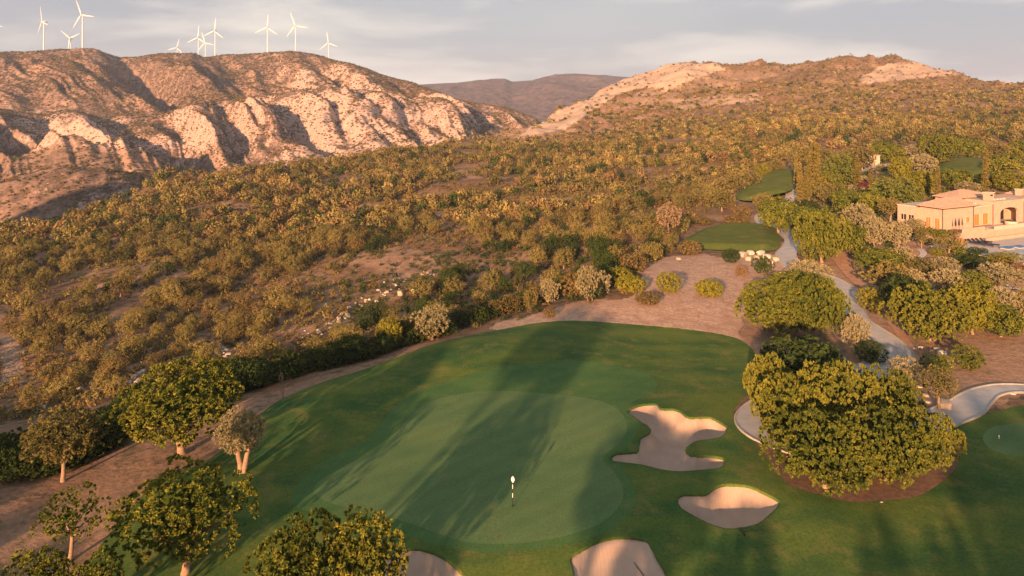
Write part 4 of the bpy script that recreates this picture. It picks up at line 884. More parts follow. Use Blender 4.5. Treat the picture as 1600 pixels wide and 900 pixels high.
for k, x_, y_, t_, w_, dp, lb in [('hedge_green', 1467, 377, 360, 34, .7, 'square green hedge against the villa wall'), ('topiary', 1483, 395, 373, 44, .7, 'flat-topped cloud-clipped tree below the villa terrace'),
     ('hedge', 1571, 411, 397, 50, .6, 'golden clipped hedge beside the pool'), ('ball_dark', 1525, 429, 401, 46, .9, 'big dark smooth topiary mound below the pool deck'), ('ball_dark', 1503, 418, 398, 28, .8, 'dark leaning topiary left of the big mound'),
     ('ball_dark', 1523, 401, 387, 22, .9, 'dark clipped ball at the edge of the pool deck'), ('ball_dark', 1536, 398, 388, 14, .9, 'small dark ball right of the one at the pool deck'), ('ball', 1465, 402, 388, 26, .9, 'yellow-green clipped dome under the flat-topped tree'),
     ('ball_scrub', 1492, 376, 359, 20, .9, 'brown-green shrub at the foot of the terrace wall'), ('lolly', 1440, 388, 354, 18, 1, 'narrow brown clipped tree beside the square hedge'), ('flowers', 1500, 378, 371, 22, .8, 'red and pink flowers along the terrace wall'),
     ('flowers', 1352, 296, 286, 30, .7, 'dark bougainvillea under the slim cypresses'), ('ball_dark', 1433, 412, 402, 20, .9, 'dark low bush beside the stepping stones'), ('dark_shrub1', 1380, 308, 288, 40, .9, 'dark shrubs under the yellow-green oval tree'),
     ('dark_shrub0', 1545, 290, 272, 60, .6, 'dark bushes along the foot of the far lawn'), ('ball_dark', 1520, 290, 276, 40, .6, 'dark bush left of those below the far lawn'), ('dark_shrub0', 1475, 290, 276, 30, .8, 'dark shrub left of the far lawn')]:
    plant(k, 'clipped_bush' if k != 'flowers' else 'flower_bush', B, lb, x_, y_, t_, w_, bush=(k not in ('lolly', 'topiary')), depth=dp)

# the dark thicket along the far edge of the fairway
def thicket(line, step, wr, hr, keys, label, group, rows=2, gap=2.0, cnt=None):
    pts = smooth_poly(line, 12, closed=False); acc = 0; last = None; n = 0
    for x_, y_ in pts:
        X, Y, Z = at(x_, y_)
        if last is not None and math.hypot(X - last[0], Y - last[1]) < step: continue
        last = (X, Y)
        for r_ in range(rows):
            w_ = R.uniform(*wr); h_ = R.uniform(*hr)
            nx_ = X + (r_ * gap + w_ * .45) * (X / Y) * .4 + R.uniform(-.6, .6) - .5 * r_; ny_ = Y + r_ * gap + w_ * .45 + R.uniform(-.5, .5)
            nz_ = float(Hn(np.array([nx_]), np.array([ny_]))[0])
            k = keys[int(R.integers(len(keys)))]
            o = link('thicket_shrub', PROTO[k][0], loc=(nx_, ny_, nz_ - .1)); o.rotation_euler = (0, 0, R.uniform(0, 6.28)); o.scale = (w_, w_, h_)
            o['label'] = label; o['category'] = 'shrub'; o['group'] = group
DK = ['dark_shrub0', 'dark_shrub1', 'dark_shrub0', 'dark_mid_']
PROTO['dark_mid_'] = (PROTO['dark_mid'][0], None)
thicket([(-20, 762), (40, 756), (100, 742), (150, 712), (190, 686), (225, 672)], 1.5, (2.6, 3.8), (2.0, 3.0), DK, 'dark green shrub of the dense thicket behind the leftmost olive', 'thicket shrubs left of the big round carob', rows=4)
thicket([(300, 640), (350, 625), (392, 612)], 1.7, (3.0, 4.4), (2.4, 3.4), DK, 'dark green shrub behind the big round carob', 'thicket shrubs behind the big round carob', rows=3)
thicket([(440, 598), (480, 585), (540, 572), (585, 560), (625, 545), (670, 532), (710, 522)], 1.8, (2.4, 3.6), (1.8, 3.0), DK + ['dark_shrub2'], 'shaded green shrub of the band along the upper fairway edge', 'thicket shrubs along the upper fairway edge', rows=3)
thicket([(725, 514), (760, 502), (800, 490), (835, 478), (870, 462), (900, 445)], 2.2, (2.0, 3.2), (1.5, 2.4), ['dark_shrub0', 'dark_shrub2', 'dark_shrub2'], 'brownish green shrub of the band below the scrub slope', 'thicket shrubs at the top of the fairway', rows=3)

# ------------------------------------------------------------------ scrub woodland of the hillside
OLV = [crown_geo(seed=200 + i, lobes=24, tpl=6, lpt=4, asp=.85, cb=.05 if i % 2 else .12, lobe_r=.16, leaf=(.085, .06), inner=24, rough=.26, tang=.75, nblend=.85) for i in range(6)]
OLF = [crown_geo(seed=220 + i, lobes=18, tpl=4, lpt=2, asp=.85, cb=.03, lobe_r=.17, leaf=(.17, .13), inner=10, rough=.26, tang=.8, nblend=.9) for i in range(5)]
SHB = [crown_geo(seed=240 + i, lobes=9, tpl=3, lpt=3, asp=.6, cb=0, lobe_r=.2, leaf=(.22, .13), inner=6, rough=.35, tang=.35, nblend=.8) for i in range(5)]
VF = [crown_geo(seed=260 + i, lobes=9, tpl=2, lpt=1, asp=.7, cb=0, lobe_r=.22, leaf=(.42, .34), inner=2, rough=.2, tang=.8, nblend=.9) for i in range(4)]
NOTREE = [BARE, LEFTD, GARD, [(1040,405),(1050,385),(1090,345),(1140,300),(1180,262),(1240,255),(1250,320),(1260,400),(1220,420),(1060,415)], [(x, y) for x, y in [(150,505),(175,478),(215,462),(250,440),(285,425),(290,436),(250,458),(215,485),(185,505)]],
          [(1225,250),(1240,232),(1330,238),(1440,222),(1600,226),(1700,226),(1700,460),(1280,420)], [(790,212),(900,201),(908,206),(860,212),(800,218)], [(0,520),(25,525),(32,570),(15,600),(0,600)]]
def scatter(step, dmin, dmax, u0, u1, jitter=.48):
    xs = []; 
    gx, gy = np.meshgrid(np.arange(u0 * dmax, u1 * dmax, step), np.arange(dmin, dmax, step)); gx = gx.ravel(); gy = gy.ravel()
    gx = gx + R.uniform(-jitter, jitter, gx.size) * step; gy = gy + R.uniform(-jitter, jitter, gy.size) * step
    k = (gx / gy > u0) & (gx / gy < u1); gx, gy = gx[k], gy[k]
    over = gy - np.interp(CX + F * gx / gy, CPX, CD); k = over < 12; gx, gy = gx[k], gy[k]
    gz = Hn(gx, gy); px, py = proj(gx, gy, gz)
    k = np.ones(gx.size, bool)
    for pl in NOTREE: k &= ~pip(px, py, pl)
    k &= ~((gy < 110) & (pip(gx, gy, COURSE) | (dseg(gx, gy, COURSE) < 3.5)))
    return gx[k], gy[k], gz[k], px[k], py[k]
def chalk_at(px, py):
    a = np.zeros(px.shape)
    for pl, v in CHALK: a = np.where(pip(px, py, pl), np.maximum(a, v), a)
    return a
x, y, z, px, py = scatter(4.5, 88, 480, -.8, .8)
dens = fbm(x / 26, y / 26, 3, 301) + .25 * fbm(x / 9, y / 9, 2, 303)
gul = ((py > 400) & (px > 480) & (py < 560)).astype(float) * .25 + ((py > 500) & (px < 500)) * .18
gul = gul + .42 * pip(px, py, [(235,545),(300,480),(420,440),(560,400),(690,380),(700,420),(560,500),(470,575),(330,590)])
keep = (dens > -0.34 + gul) & (chalk_at(px, py) < .16 + R.uniform(0, .3, px.size)) & (R.uniform(0, 1, px.size) < np.where(px > 1000, .97, .9))
x, y, z, px, py = x[keep], y[keep], z[keep], px[keep], py[keep]
wd = R.uniform(2.8, 4.5, x.size) * (1 + .12 * fbm(x / 40, y / 40, 2, 309)); wd *= np.where(R.uniform(0, 1, x.size) < .2, .6, 1); wd *= np.where(y < 135, .8, 1); ht = wd * R.uniform(.8, 1.15, x.size)
tone = np.clip(R.normal(-.03, .14, x.size) + fbm(x / 60, y / 60, 2, 311) * .2, -.3, .3)
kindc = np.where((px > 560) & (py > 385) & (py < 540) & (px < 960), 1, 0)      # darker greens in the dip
inview = (px > -10) & (px < 1610) & (py < 900)
order = np.argsort(-(wd / y) * inview)
TOP = set(order[:300].tolist())
top = np.zeros(x.size, bool); top[list(TOP)] = True
HC = {}
OLH = [crown_geo(seed=280 + i, lobes=34, tpl=9, lpt=6, asp=.9, cb=.05 if i % 2 else .14, lobe_r=.145, leaf=(.052, .034), inner=60, rough=.3, tang=.55, nblend=.75, split=i % 3) for i in range(6)]
for i, (V, var, NR) in enumerate(OLH):
    for j, mt in enumerate(('olive', 'scrub', 'dark')):
        HC[i, j] = mesh_np('crown', V, np.arange(len(V)).reshape(-1, 4), [LM[mt]], {'var': ('FACE', var)}, nrm=NR)
TRK = trunk_mesh('trunk', 77, .16, .85, r=.03, limbs=3)
GRPS = {0: ('gold-green olive of the scrub covering the hillside', 'wild olives on the scrub hillside'), 1: ('brown-green wild tree of the scrub covering the hillside', 'brown wild trees on the scrub hillside'), 2: ('dark green wild tree in the shaded dip beyond the fairway', 'dark trees in the dip beyond the fairway')}
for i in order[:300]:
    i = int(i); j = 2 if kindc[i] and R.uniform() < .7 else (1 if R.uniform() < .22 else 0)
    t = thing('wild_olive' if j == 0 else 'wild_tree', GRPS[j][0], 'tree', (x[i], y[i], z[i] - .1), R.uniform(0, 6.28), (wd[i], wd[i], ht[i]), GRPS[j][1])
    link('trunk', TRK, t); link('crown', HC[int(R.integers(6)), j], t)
def merged(name, protos, xs, ys, zs, w, h, tone, mats, mi, label, cat):
    Vs, vs, ms, ns = [], [], [], []
    n = len(xs); pid = R.integers(len(protos), size=n); rz = R.uniform(0, 6.283, n)
    for p, (V, var, NR) in enumerate(protos):
        k = np.where(pid == p)[0]
        if not len(k): continue
        c, s = np.cos(rz[k])[:, None], np.sin(rz[k])[:, None]
        X = (V[None, :, 0] * c - V[None, :, 1] * s) * w[k][:, None] + xs[k][:, None]
        Y = (V[None, :, 0] * s + V[None, :, 1] * c) * w[k][:, None] + ys[k][:, None]
        ns.append(np.stack([NR[None, :, 0] * c - NR[None, :, 1] * s, NR[None, :, 0] * s + NR[None, :, 1] * c, np.repeat(NR[None, :, 2], len(k), 0)], -1).reshape(-1, 3).astype(np.float32))
        Z = V[None, :, 2] * h[k][:, None] + zs[k][:, None] - .1
        Vs.append(np.stack([X, Y, Z], -1).reshape(-1, 3).astype(np.float32)); vs.append((var[None] + tone[k][:, None] + .02).ravel()); ms.append(np.repeat(mi[k], len(var)))
    V = np.concatenate(Vs); n = len(V) // 4
    me = mesh_np(name, V, np.arange(n * 4).reshape(-1, 4), mats, {'var': ('FACE', np.concatenate(vs))}, mi=np.concatenate(ms), nrm=np.concatenate(ns))
    return link(name, me, kind='stuff', label=label, category=cat)
S3 = [LM['olive'], LM['scrub'], LM['dark'], LM['rust']]
def tones(px, n, dark, rust=.03):
    r_ = R.uniform(0, 1, n); return np.where(r_ < dark, 2, np.where(r_ < dark + .26, 1, np.where(r_ > 1 - rust, 3, 0))).astype(np.int32)
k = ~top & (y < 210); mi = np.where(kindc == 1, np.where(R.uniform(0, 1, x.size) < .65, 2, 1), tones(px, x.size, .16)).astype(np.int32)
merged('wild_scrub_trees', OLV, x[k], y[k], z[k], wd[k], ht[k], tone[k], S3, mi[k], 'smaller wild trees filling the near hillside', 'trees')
k = ~top & (y >= 210)
merged('hillside_woodland', OLF, x[k], y[k], z[k], wd[k], ht[k], tone[k], S3, mi[k], 'dense wild olives fading up the hill to the crest', 'trees')
# far bushes up the right-hand hill
x, y, z, px, py = scatter(4.9, 470, 930, -.3, .8)
keep = (fbm(x / 60, y / 60, 3, 321) + R.uniform(-.5, .5, x.size) > -.42) & (chalk_at(px, py) < R.uniform(0, .62, px.size)); x, y, z, px, py = [a[keep] for a in (x, y, z, px, py)]
w_ = R.uniform(1.8, 4.2, x.size) * np.where(py < 130, .7, 1)
merged('far_hill_bushes', VF, x, y, z, w_, w_ * .7, R.normal(0, .12, x.size) - .08, S3, tones(px, x.size, .16), 'bushes dotted over the far right-hand hill', 'bushes')
# low brush between the trees
x, y, z, px, py = scatter(2.0, 84, 300, -.8, .8)
inz = pip(px, py, [(235,545),(300,480),(420,440),(560,400),(690,380),(700,420),(560,500),(470,575),(330,590)])
keep = (fbm(x / 14, y / 14, 3, 331) + R.uniform(-.5, .5, x.size) > np.where(inz, -.40, -.28)) & (chalk_at(px, py) < R.uniform(0.05, .35, px.size)); x, y, z, px, py = [a[keep] for a in (x, y, z, px, py)]
w_ = R.uniform(.7, 1.8, x.size)
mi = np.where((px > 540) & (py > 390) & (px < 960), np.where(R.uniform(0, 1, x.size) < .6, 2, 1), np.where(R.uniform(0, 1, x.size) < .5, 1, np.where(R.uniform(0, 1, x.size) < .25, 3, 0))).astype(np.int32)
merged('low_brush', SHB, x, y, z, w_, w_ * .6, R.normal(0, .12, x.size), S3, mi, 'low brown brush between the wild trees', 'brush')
# mountain scrub
n = 140000; u_ = R.uniform(-.78, .06, n); y = np.sqrt(R.uniform(430 ** 2, 1560 ** 2, n)); x = u_ * y
k = (fbm(x / 45, y / 45, 3, 341) + R.uniform(-.7, .7, n) > -.12) ; x, y = x[k], y[k]
z = Hm(x, y); px, py = proj(x, y, z); w_ = R.uniform(1.2, 3.4, x.size) * np.where(y > 1100, 1.1, .9)
merged('mountain_scrub', VF, x, y, z, w_, w_ * .6, R.normal(-.05, .1, x.size), [LM['scrub'], LM['dark'], LM['rust']], R.choice([0, 0, 1, 2], x.size).astype(np.int32), 'dark bushes speckling the chalk mountain', 'bushes')

x, y, z, px, py = [np.array(q) for q in zip(*[(0., 0., 0., 0., 0.)])]
gx, gy = np.meshgrid(np.arange(20, 150, 1.5), np.arange(72, 270, 1.5)); gx = gx.ravel() + R.uniform(-.7, .7, gx.size); gy = gy.ravel() + R.uniform(-.7, .7, gy.size)
gz = Hn(gx, gy); px, py = proj(gx, gy, gz)
k = pip(px, py, [(1235,440),(1290,380),(1270,300),(1300,262),(1440,240),(1700,232),(1700,520),(1560,500),(1400,470),(1375,445),(1345,420),(1300,450)]) & (fbm(gx / 9, gy / 9, 3, 351) + R.uniform(-.6, .6, gx.size) > .0)
for nm in ('cart_path', 'garden_path', 'upper_drive', 'dirt_track'):
    rb = RIB[nm]; k &= dseg(gx, gy, [(p[0], p[1]) for p in rb], False) > 2.6
s_ = (gx - HO[0]) * HA[0] + (gy - HO[1]) * HA[1]; t_ = (gx - HO[0]) * HB[0] + (gy - HO[1]) * HB[1]
k &= ~((s_ > -9.5) & (s_ < 42) & (t_ > -21) & (t_ < -3)) & ~((s_ > -2) & (s_ < 44) & (t_ > -3.5) & (t_ < 12))
for tw in TW: k &= ~pip(gx, gy, tw)
gx, gy, gz = gx[k], gy[k], gz[k]; w_ = R.uniform(.8, 2.4, gx.size)
merged('garden_undergrowth', SHB, gx, gy, gz, w_, w_ * .55, R.normal(0, .1, gx.size), [LM['carob'], LM['scrub'], LM['dark'], LM['grey']], R.choice([0, 0, 1, 2, 2, 3], gx.size).astype(np.int32), 'low shrubs and ground cover between the garden trees', 'shrubs')
# ------------------------------------------------------------------ wind turbines
mb = MB(); mb.tube([(0, 0, 0), (0, 0, .5), (0, 0, 1)], [1.9, 1.5, 1.1], 14); TOW = mb.mesh('tower', M_white, True)
mb = MB(); mb.tube([(0, -3.2, 0), (0, -2.6, 0), (0, 5.5, 0), (0, 7.5, .3)], [1.3, 2.1, 2.1, 1.2], 10); NAC = mb.mesh('nacelle', M_white, True)
mb = MB(); mb.tube([(0, -6.2, 0), (0, -5.6, 0), (0, -4.2, 0), (0, -3.0, 0)], [.3, 1.3, 1.8, 1.8], 12); HUB = mb.mesh('hub', M_white, True)
mb = MB()
for i, (r_, ch, th) in enumerate([(1.2, 1.6, 1.4), (4, 2.4, 1.2), (9, 3.8, .8), (20, 2.7, .5), (32, 1.6, .3), (40, .4, .1)]):
    for a in range(8):
        t = a / 8 * 2 * math.pi; mb.v.append((math.cos(t) * ch / 2 + ch * .12, -4.4 + math.sin(t) * th / 2, r_))
    if i:
        for a in range(8): b = (i - 1) * 8; mb.f.append([b + a, b + (a + 1) % 8, b + 8 + (a + 1) % 8, b + 8 + a])
mb.f.append([40 + a for a in range(8)]); BLD = mb.mesh('blade', M_white, True)
for hx, hy, D, ph, yaw, lb in [(68.5, 34, 1690, -15, 38, 'turbine on the crest left of the tallest one'), (129, 23.5, 1690, -22, 15, 'tallest turbine, its upper blade cut by the top edge'), (110.5, 60, 2150, -52, 10, 'turbine half hidden between the two tall left ones'),
        (277, 74.5, 2840, 15, 0, 'smallest turbine, only rotor above the crest'), (310, 59, 2260, 6, 5, 'left turbine of the tight cluster of three'), (321, 67, 2450, -17, 10, 'lower middle turbine of the tight cluster'),
        (336, 48.5, 2150, 7, 8, 'tallest turbine of the tight cluster, at its right'), (418, 43, 2050, 5, 0, 'turbine standing alone right of the cluster'), (462, 40.5, 1930, -21, 8, 'turbine with a level blade, second from the right'),
        (513.5, 67, 2500, -8, 5, 'rightmost turbine, low on the falling crest'), (-15, 42, 2000, 88, 0, 'turbine off the left edge with one blade tip showing')]:
    X = (hx - CX) / F * D; Zh = CAMZ - (hy - HY) / F * D; zb = float(Hm(np.array([X]), np.array([D]))[0]) - 2
    if zb > Zh - 55: zb = Zh - 78
    t = thing('wind_turbine', lb, 'wind turbine', (X, D, zb), math.radians(-yaw), group='wind turbines along the mountain crest')
    tw = link('tower', TOW, t); tw.scale = (1, 1, Zh - zb)
    link('nacelle', NAC, t, loc=(0, 0, Zh - zb)); h = link('hub', HUB, t, loc=(0, 0, Zh - zb))
    for k in range(3):
        b = link('blade', BLD, t, loc=(0, 0, Zh - zb)); b.rotation_euler = (0, math.radians(ph + 120 * k), 0)

# ------------------------------------------------------------------ flag, rakes, small things of the course
fx, fy, fz = at(801, 793)
t = thing('golf_flag', 'white golf flag on a black and white banded pin in the green', 'flag', (fx, fy, fz + .1))
for i in range(7):
    mb = MB(); mb.tube([(0, 0, i * .31), (0, 0, (i + 1) * .31)], [.022, .022], 8); mb.build('pole_section', M_flagw if i in (2, 4) else M_black, t)
mb = MB(); ny = 6
for i in range(ny + 1):
    s = i / ny; zz = 2.17 - s * .50; wl = -.07 - .04 * math.sin(s * 3.1); wr = .01 + .15 * math.sin(min(1, s * 1.25) * math.pi * .62)
    if s > .7: wr *= (1 - (s - .7) * 2.4)
    for j in range(4):
        q = j / 3; xx = wl * math.sin(s * math.pi) + (wr - wl * math.sin(s * math.pi)) * q; mb.v.append((xx, .03 * math.sin(q * 5 + s * 4) - .02, zz)); 
for i in range(ny):
    for j in range(3): a = i * 4 + j; mb.f.append([a, a + 1, a + 5, a + 4])
fl = mb.build('flag_cloth', M_flagw, t, True); sm = fl.modifiers.new('thickness', 'SOLIDIFY'); sm.thickness = .008
mb = MB(); mb.tube([(0, 0, -.02), (0, 0, .012)], [.065, .065], 14); mb.build('hole_cup', M_black, t)
def rake(px_, py_, rz, lb):
    x_, y_, z_ = at(px_, py_); z_ = float(course_z(np.array([x_]), np.array([y_]))[0])
    t = thing('bunker_rake', lb, 'rake', (x_, y_, z_ + .06), rz, group='bunker rakes')
    mb = MB(); mb.tube([(0, 0, 0), (1.5, 0, .1)], [.025, .02], 6); mb.build('handle', M_black, t)
    mb = MB(); mb.box(-.04, .04, -.35, .35, -.02, .05)
    for k in range(7): mb.box(-.02, .02, -.33 + k * .105, -.30 + k * .105, -.1, -.02)
    mb.build('rake_head', M_black, t)
rake(1160, 833, .1, 'dark rake lying along the front lip of the oval bunker'); rake(1009, 893, 1.9, 'dark rake lying in the lower bright bunker')
x_, y_, z_ = at(1561, 686); mb = MB(); mb.tube([(0, 0, 0), (0, 0, .2)], [.03, .03], 8); t = thing('practice_pin', 'short white pin on the practice green at right', 'marker', (x_, y_, z_ + .05)); mb.build('post', M_flagw, t)
mb = MB(); mb.tube([(0, 0, .2), (0, 0, .22), (0, 0, .26), (0, 0, .28)], [.03, .05, .05, .01], 10); mb.build('knob', M_flagw, t, True)

# boulders
def rock_mesh(seed, mat):
    import bmesh
    bm = bmesh.new(); bmesh.ops.create_icosphere(bm, subdivisions=4, radius=.5); s = seed * 7.3
    co = np.array([v.co[:] for v in bm.verts]); n = fbm(co[:, 0] * 1.9 + s, co[:, 1] * 1.9 + co[:, 2] * 1.7, 3, seed); n2 = fbm(co[:, 0] * 7 + s, co[:, 2] * 7 + co[:, 1] * 5, 2, seed + 3)
    for v, a, b in zip(bm.verts, n, n2):
        v.co *= 1 + a * .35 + b * .06
        for ax in range(3): v.co[ax] = max(-.40, min(.40, v.co[ax]))
    me = bpy.data.meshes.new('boulder'); bm.to_mesh(me); bm.free(); me.materials.append(mat); me.polygons.foreach_set('use_smooth', [True] * len(me.polygons)); return me
RK_ = [rock_mesh(i, M_rockw if i % 2 else M_rock) for i in range(6)]
for i, (a, b, w_, h_, lb) in enumerate([(1480, 640, 27, 14, 'large white boulder beside the lollipop olive'), (1475, 558, 17, 11, 'pink-lit boulder at the top of the three by the ball bushes'), (1487, 566, 15, 10, 'grey-white boulder in the middle of the three by the ball bushes'), (1487, 574, 9, 7, 'smallest of the three boulders by the ball bushes'),
        (1162, 401, 14, 9, 'boulder at the left end of the row below the tee'), (1174, 398, 12, 8, 'second boulder from the left in the row below the tee'), (1170, 407, 13, 8, 'low boulder in front of the row below the tee'), (1190, 398, 14, 8, 'flat boulder in the middle of the row below the tee'),
        (1183, 404, 10, 6, 'small boulder in the middle of the row below the tee'), (1199, 404, 14, 8, 'grey boulder right of the middle of the row below the tee'), (1213, 408, 12, 8, 'boulder at the right end of the row below the tee'), (1206, 412, 9, 5, 'little grey boulder in front of the right end of the row'),
        (625, 462, 11, 9, 'pale standing rock on the shaded slope'), (648, 458, 13, 10, 'pinkish rock beside the pale standing one'), (656, 462, 9, 7, 'small pale rock right of the pinkish one'), (1291, 760, 7, 5, 'little bright stone at the foot of the clump'),
        (1430, 546, 8, 3, 'flat stone left under the large carob'), (1440, 544, 7, 3, 'flat stone under the trunk of the large carob'), (1456, 549, 5, 3, 'small stone right of the trunk of the large carob'), (1466, 547, 10, 4, 'flat stone between trunk and ball bushes'),
        (1448, 620, 9, 4, 'white stone left of the thin lollipop trunk'), (1451, 630, 8, 3, 'flat white stone lower left of the lollipop trunk'), (1438, 606, 8, 3, 'white stone below the feathery shrub'), (1584, 617, 9, 4, 'rounded stone on the kerb of the right path'),
        (1061, 406, 8, 4, 'small pale rock at the top of the bare slope'), (1378, 786, 5, 2, 'tiny white stone on the mulch edge'), (1318, 566, 12, 9, 'grey rock behind the dark carob'), (1328, 572, 12, 7, 'flat grey rock behind the dark carob')]):
    X, Y, Z = at(a, b); ww = w_ * Y / F; hh = h_ * Y / F
    o = link('boulder', RK_[i % 6], loc=(X, Y + ww * .3, Z + hh * .28)); o.scale = (ww * 1.2, ww * .95, hh * 1.2); o.rotation_euler = (0, 0, R.uniform(0, 6)); o['label'] = lb; o['category'] = 'rock'
def rocks_along(line, n, sz, label, group):
    pts = smooth_poly(line, 10, closed=False)
    for i in range(n):
        p = pts[int(R.integers(len(pts)))]; X, Y, Z = at(p[0] + R.normal() * 7, p[1] + R.normal() * 4); s = R.uniform(*sz)
        o = link('slope_rock', RK_[int(R.integers(6))], loc=(X, Y, Z + s * .15)); o.scale = (s * 1.3, s, s * .7); o.rotation_euler = (0, 0, R.uniform(0, 6)); o['label'] = label; o['category'] = 'rock'; o['group'] = group
rocks_along([(185, 600), (225, 582), (270, 566), (330, 552), (380, 545)], 70, (.2, .9), 'pale rock of the stony band behind the big round carob', 'rocks of the stony band behind the big carob')
rocks_along([(480, 530), (530, 500), (580, 470), (630, 440), (690, 425)], 90, (.2, .8), 'pinkish rock of the stony strip above the shaded dip', 'rocks of the strip above the dip')
rocks_along([(60, 640), (90, 615), (130, 600)], 20, (.3, .9), 'pale rock above the left thicket', 'rocks above the left thicket')
# dead sapling at the fairway edge
x_, y_, z_ = at(442, 624); t = thing('dead_sapling', 'bare leafless sapling with reddish stems at the fairway edge', 'tree', (x_, y_, z_))
mb = MB(); mb.tube([(0, 0, 0), (.05, 0, 1.2), (-.05, 0, 2.6)], [.06, .045, .015], 6); mb.build('trunk', M_bark, t)
mb = MB()
for k in range(16):
    a = R.uniform(0, 6.28); s = R.uniform(.1, 2.0); mb.tube([(0, 0, s), (math.cos(a) * .35, math.sin(a) * .35, s + .5), (math.cos(a) * .5, math.sin(a) * .5, s + 1.1)], [.02, .014, .006], 4)
mb.build('twigs', M_bark, t)

# ------------------------------------------------------------------ the villa (local axes: s along the front, t to the back)
VZ = 5.0; RZ = math.atan2(HA[1], HA[0])
V_ = thing('villa', 'peach stone villa with hipped tile roofs and orange shutters', 'house', (HO[0], HO[1], VZ), RZ)
def blk(s0, s1, t0, t1, z0, z1, name='wall', mat=None, par=V_):
    mb = MB(); mb.box(s0, s1, t0, t1, z0, z1); return mb.build(name, mat or M_stone, par)
def hip(s0, s1, t0, t1, z, rise, ov=.45, r0=.36, r1=.7, name='roof', tm=.5):
    mb = MB(); s0 -= ov; s1 += ov; t0 -= ov; t1 += ov; tmid = t0 + (t1 - t0) * tm; a = s0 + (s1 - s0) * r0; b = s0 + (s1 - s0) * r1
    mb.v = [(s0, t0, z), (s1, t0, z), (s1, t1, z), (s0, t1, z), (s0, t0, z + .14), (s1, t0, z + .14), (s1, t1, z + .14), (s0, t1, z + .14), (a, tmid, z + rise), (b, tmid, z + rise)]
    mb.f = [[3, 2, 1, 0], [0, 1, 5, 4], [1, 2, 6, 5], [2, 3, 7, 6], [3, 0, 4, 7], [4, 5, 9, 8], [5, 6, 9], [6, 7, 8, 9], [7, 4, 8]]
    r_ = mb.build(name, M_tile, V_)
    mb = MB(); mb.tube([(s0, t0 - .05, z - .02), (s1, t0 - .05, z - .02)], [.07, .07], 6); mb.tube([(s0 - .05, t0, z - .02), (s0 - .05, t1, z - .02)], [.07, .07], 6); mb.build('gutter', M_dark, r_)
    return r_
def shutter_door(s, w_, t, z0, z1, name='door', mat=M_wood, side=None):
    """leaf pair in a frame, proud of the wall; side='left' puts it on the wall facing -s"""
    par = bpy.data.objects.new(name, None)
    mb = MB()
    def B(a0, a1, b0, b1, z0, z1):
        if side: mb.box(t - b1, t - b0, a0, a1, z0, z1)
        else: mb.box(a0, a1, t - b1, t - b0, z0, z1)
    for a, b in ((s, s + w_ / 2 - .02), (s + w_ / 2 + .02, s + w_)):
        B(a + .05, b - .05, .012, .05, z0 + .06, z1 - .06)
        n = int((z1 - z0) / .16)
        for k in range(n): zz = z0 + .12 + k * (z1 - z0 - .24) / n; B(a + .12, b - .12, .052, .07, zz, zz + .08)
    o = mb.build(name, mat, V_)
    mb = MB(); B(s - .1, s, .004, .1, z0, z1 + .1); B(s + w_, s + w_ + .1, .004, .1, z0, z1 + .1); B(s + .002, s + w_ - .002, .004, .1, z1 + .002, z1 + .1); mb.build('frame', M_plaster, o)
    return o
blk(0, 9.4, 0, 4.6, -1, 4.25); hip(0, 9.4, 0, 4.6, 4.25, 1.65, r0=.28, r1=.80)
blk(-.8, 9.3, 4.61, 8.8, -1, 3.9); blk(-.88, 9.35, 5.2, 8.88, 3.901, 4.12, 'parapet', M_plaster); blk(-.6, 9.2, 5.4, 8.6, 4.121, 4.15, 'flat_roof', M_grey)
blk(13.5, 26, 6, 10.5, -1, 4.7); hip(13.5, 26, 6, 10.5, 4.7, 1.5, r0=.38, r1=.46)
blk(9.41, 15.8, .7, 5.9, -1, 3.7); blk(9.42, 15.79, .62, .95, 3.701, 3.95, 'parapet', M_plaster); blk(9.6, 15.7, 1.0, 5.7, 3.71, 3.76, 'flat_roof', M_grey)
blk(10.2, 13.0, 1.6, 3.0, 3.77, 4.5, 'roof_box', M_plaster)
# tall block with the arched loggia
mb = MB(); s0, s1, zt = 15.81, 27, 4.65; a0, a1, zb, zs = 18.3, 24.4, .1, 2.3
n = 14; arch = [(a0 + (a1 - a0) * i / n, zs + .9 * math.sqrt(max(0, 1 - (2 * i / n - 1) ** 2))) for i in range(n + 1)]
b = 0
for tt in (.1, .55):
    mb.v += [(s0, tt, -1), (a0, tt, -1), (a1, tt, -1), (s1, tt, -1), (s0, tt, zt), (s1, tt, zt), (a0, tt, zb), (a1, tt, zb)] + [(x_, tt, z_) for x_, z_ in arch]
m_ = 8 + n + 1
def side(o_, fl):
    fs = [[0, 1, 6, 8] , [0, 8, 4], [2, 3, 5, 8 + n, 7], [1, 2, 7, 6]] + [[8 + i, 8 + i + 1, None] for i in range(n)]
    out = [[0, 1, 6, 8, 4], [3, 5, 8 + n, 7, 2], [1, 2, 7, 6]]
    for i in range(n):
        out.append([8 + i, 8 + i + 1, 5 if i >= n // 2 else 4])
    out.append([8 + n // 2, 5, 4])
    return [[o_ + q for q in (f if fl else f[::-1])] for f in out]
mb.f = side(0, True) + side(m_, False)
loop = [6] + [8 + i for i in range(n + 1)] + [7]
for i in range(len(loop)): a, c = loop[i], loop[(i + 1) % len(loop)]; mb.f.append([a, c, m_ + c, m_ + a])
for a, c in ((0, 4), (4, 5), (5, 3)): mb.f.append([a, c, m_ + c, m_ + a])
mb.build('wall', M_stone, V_)
blk(15.81, 27, 3.2, 5.9, -1, 4.649); blk(15.812, 16.1, .552, 3.19, -1, 4.64); blk(26.7, 26.99, .552, 3.19, -1, 4.64); blk(16.11, 26.69, .56, 3.19, 4.3, 4.64, 'ceiling', M_plaster); blk(16.11, 26.69, .56, 3.19, -.1, .05, 'loggia_floor', M_terr)
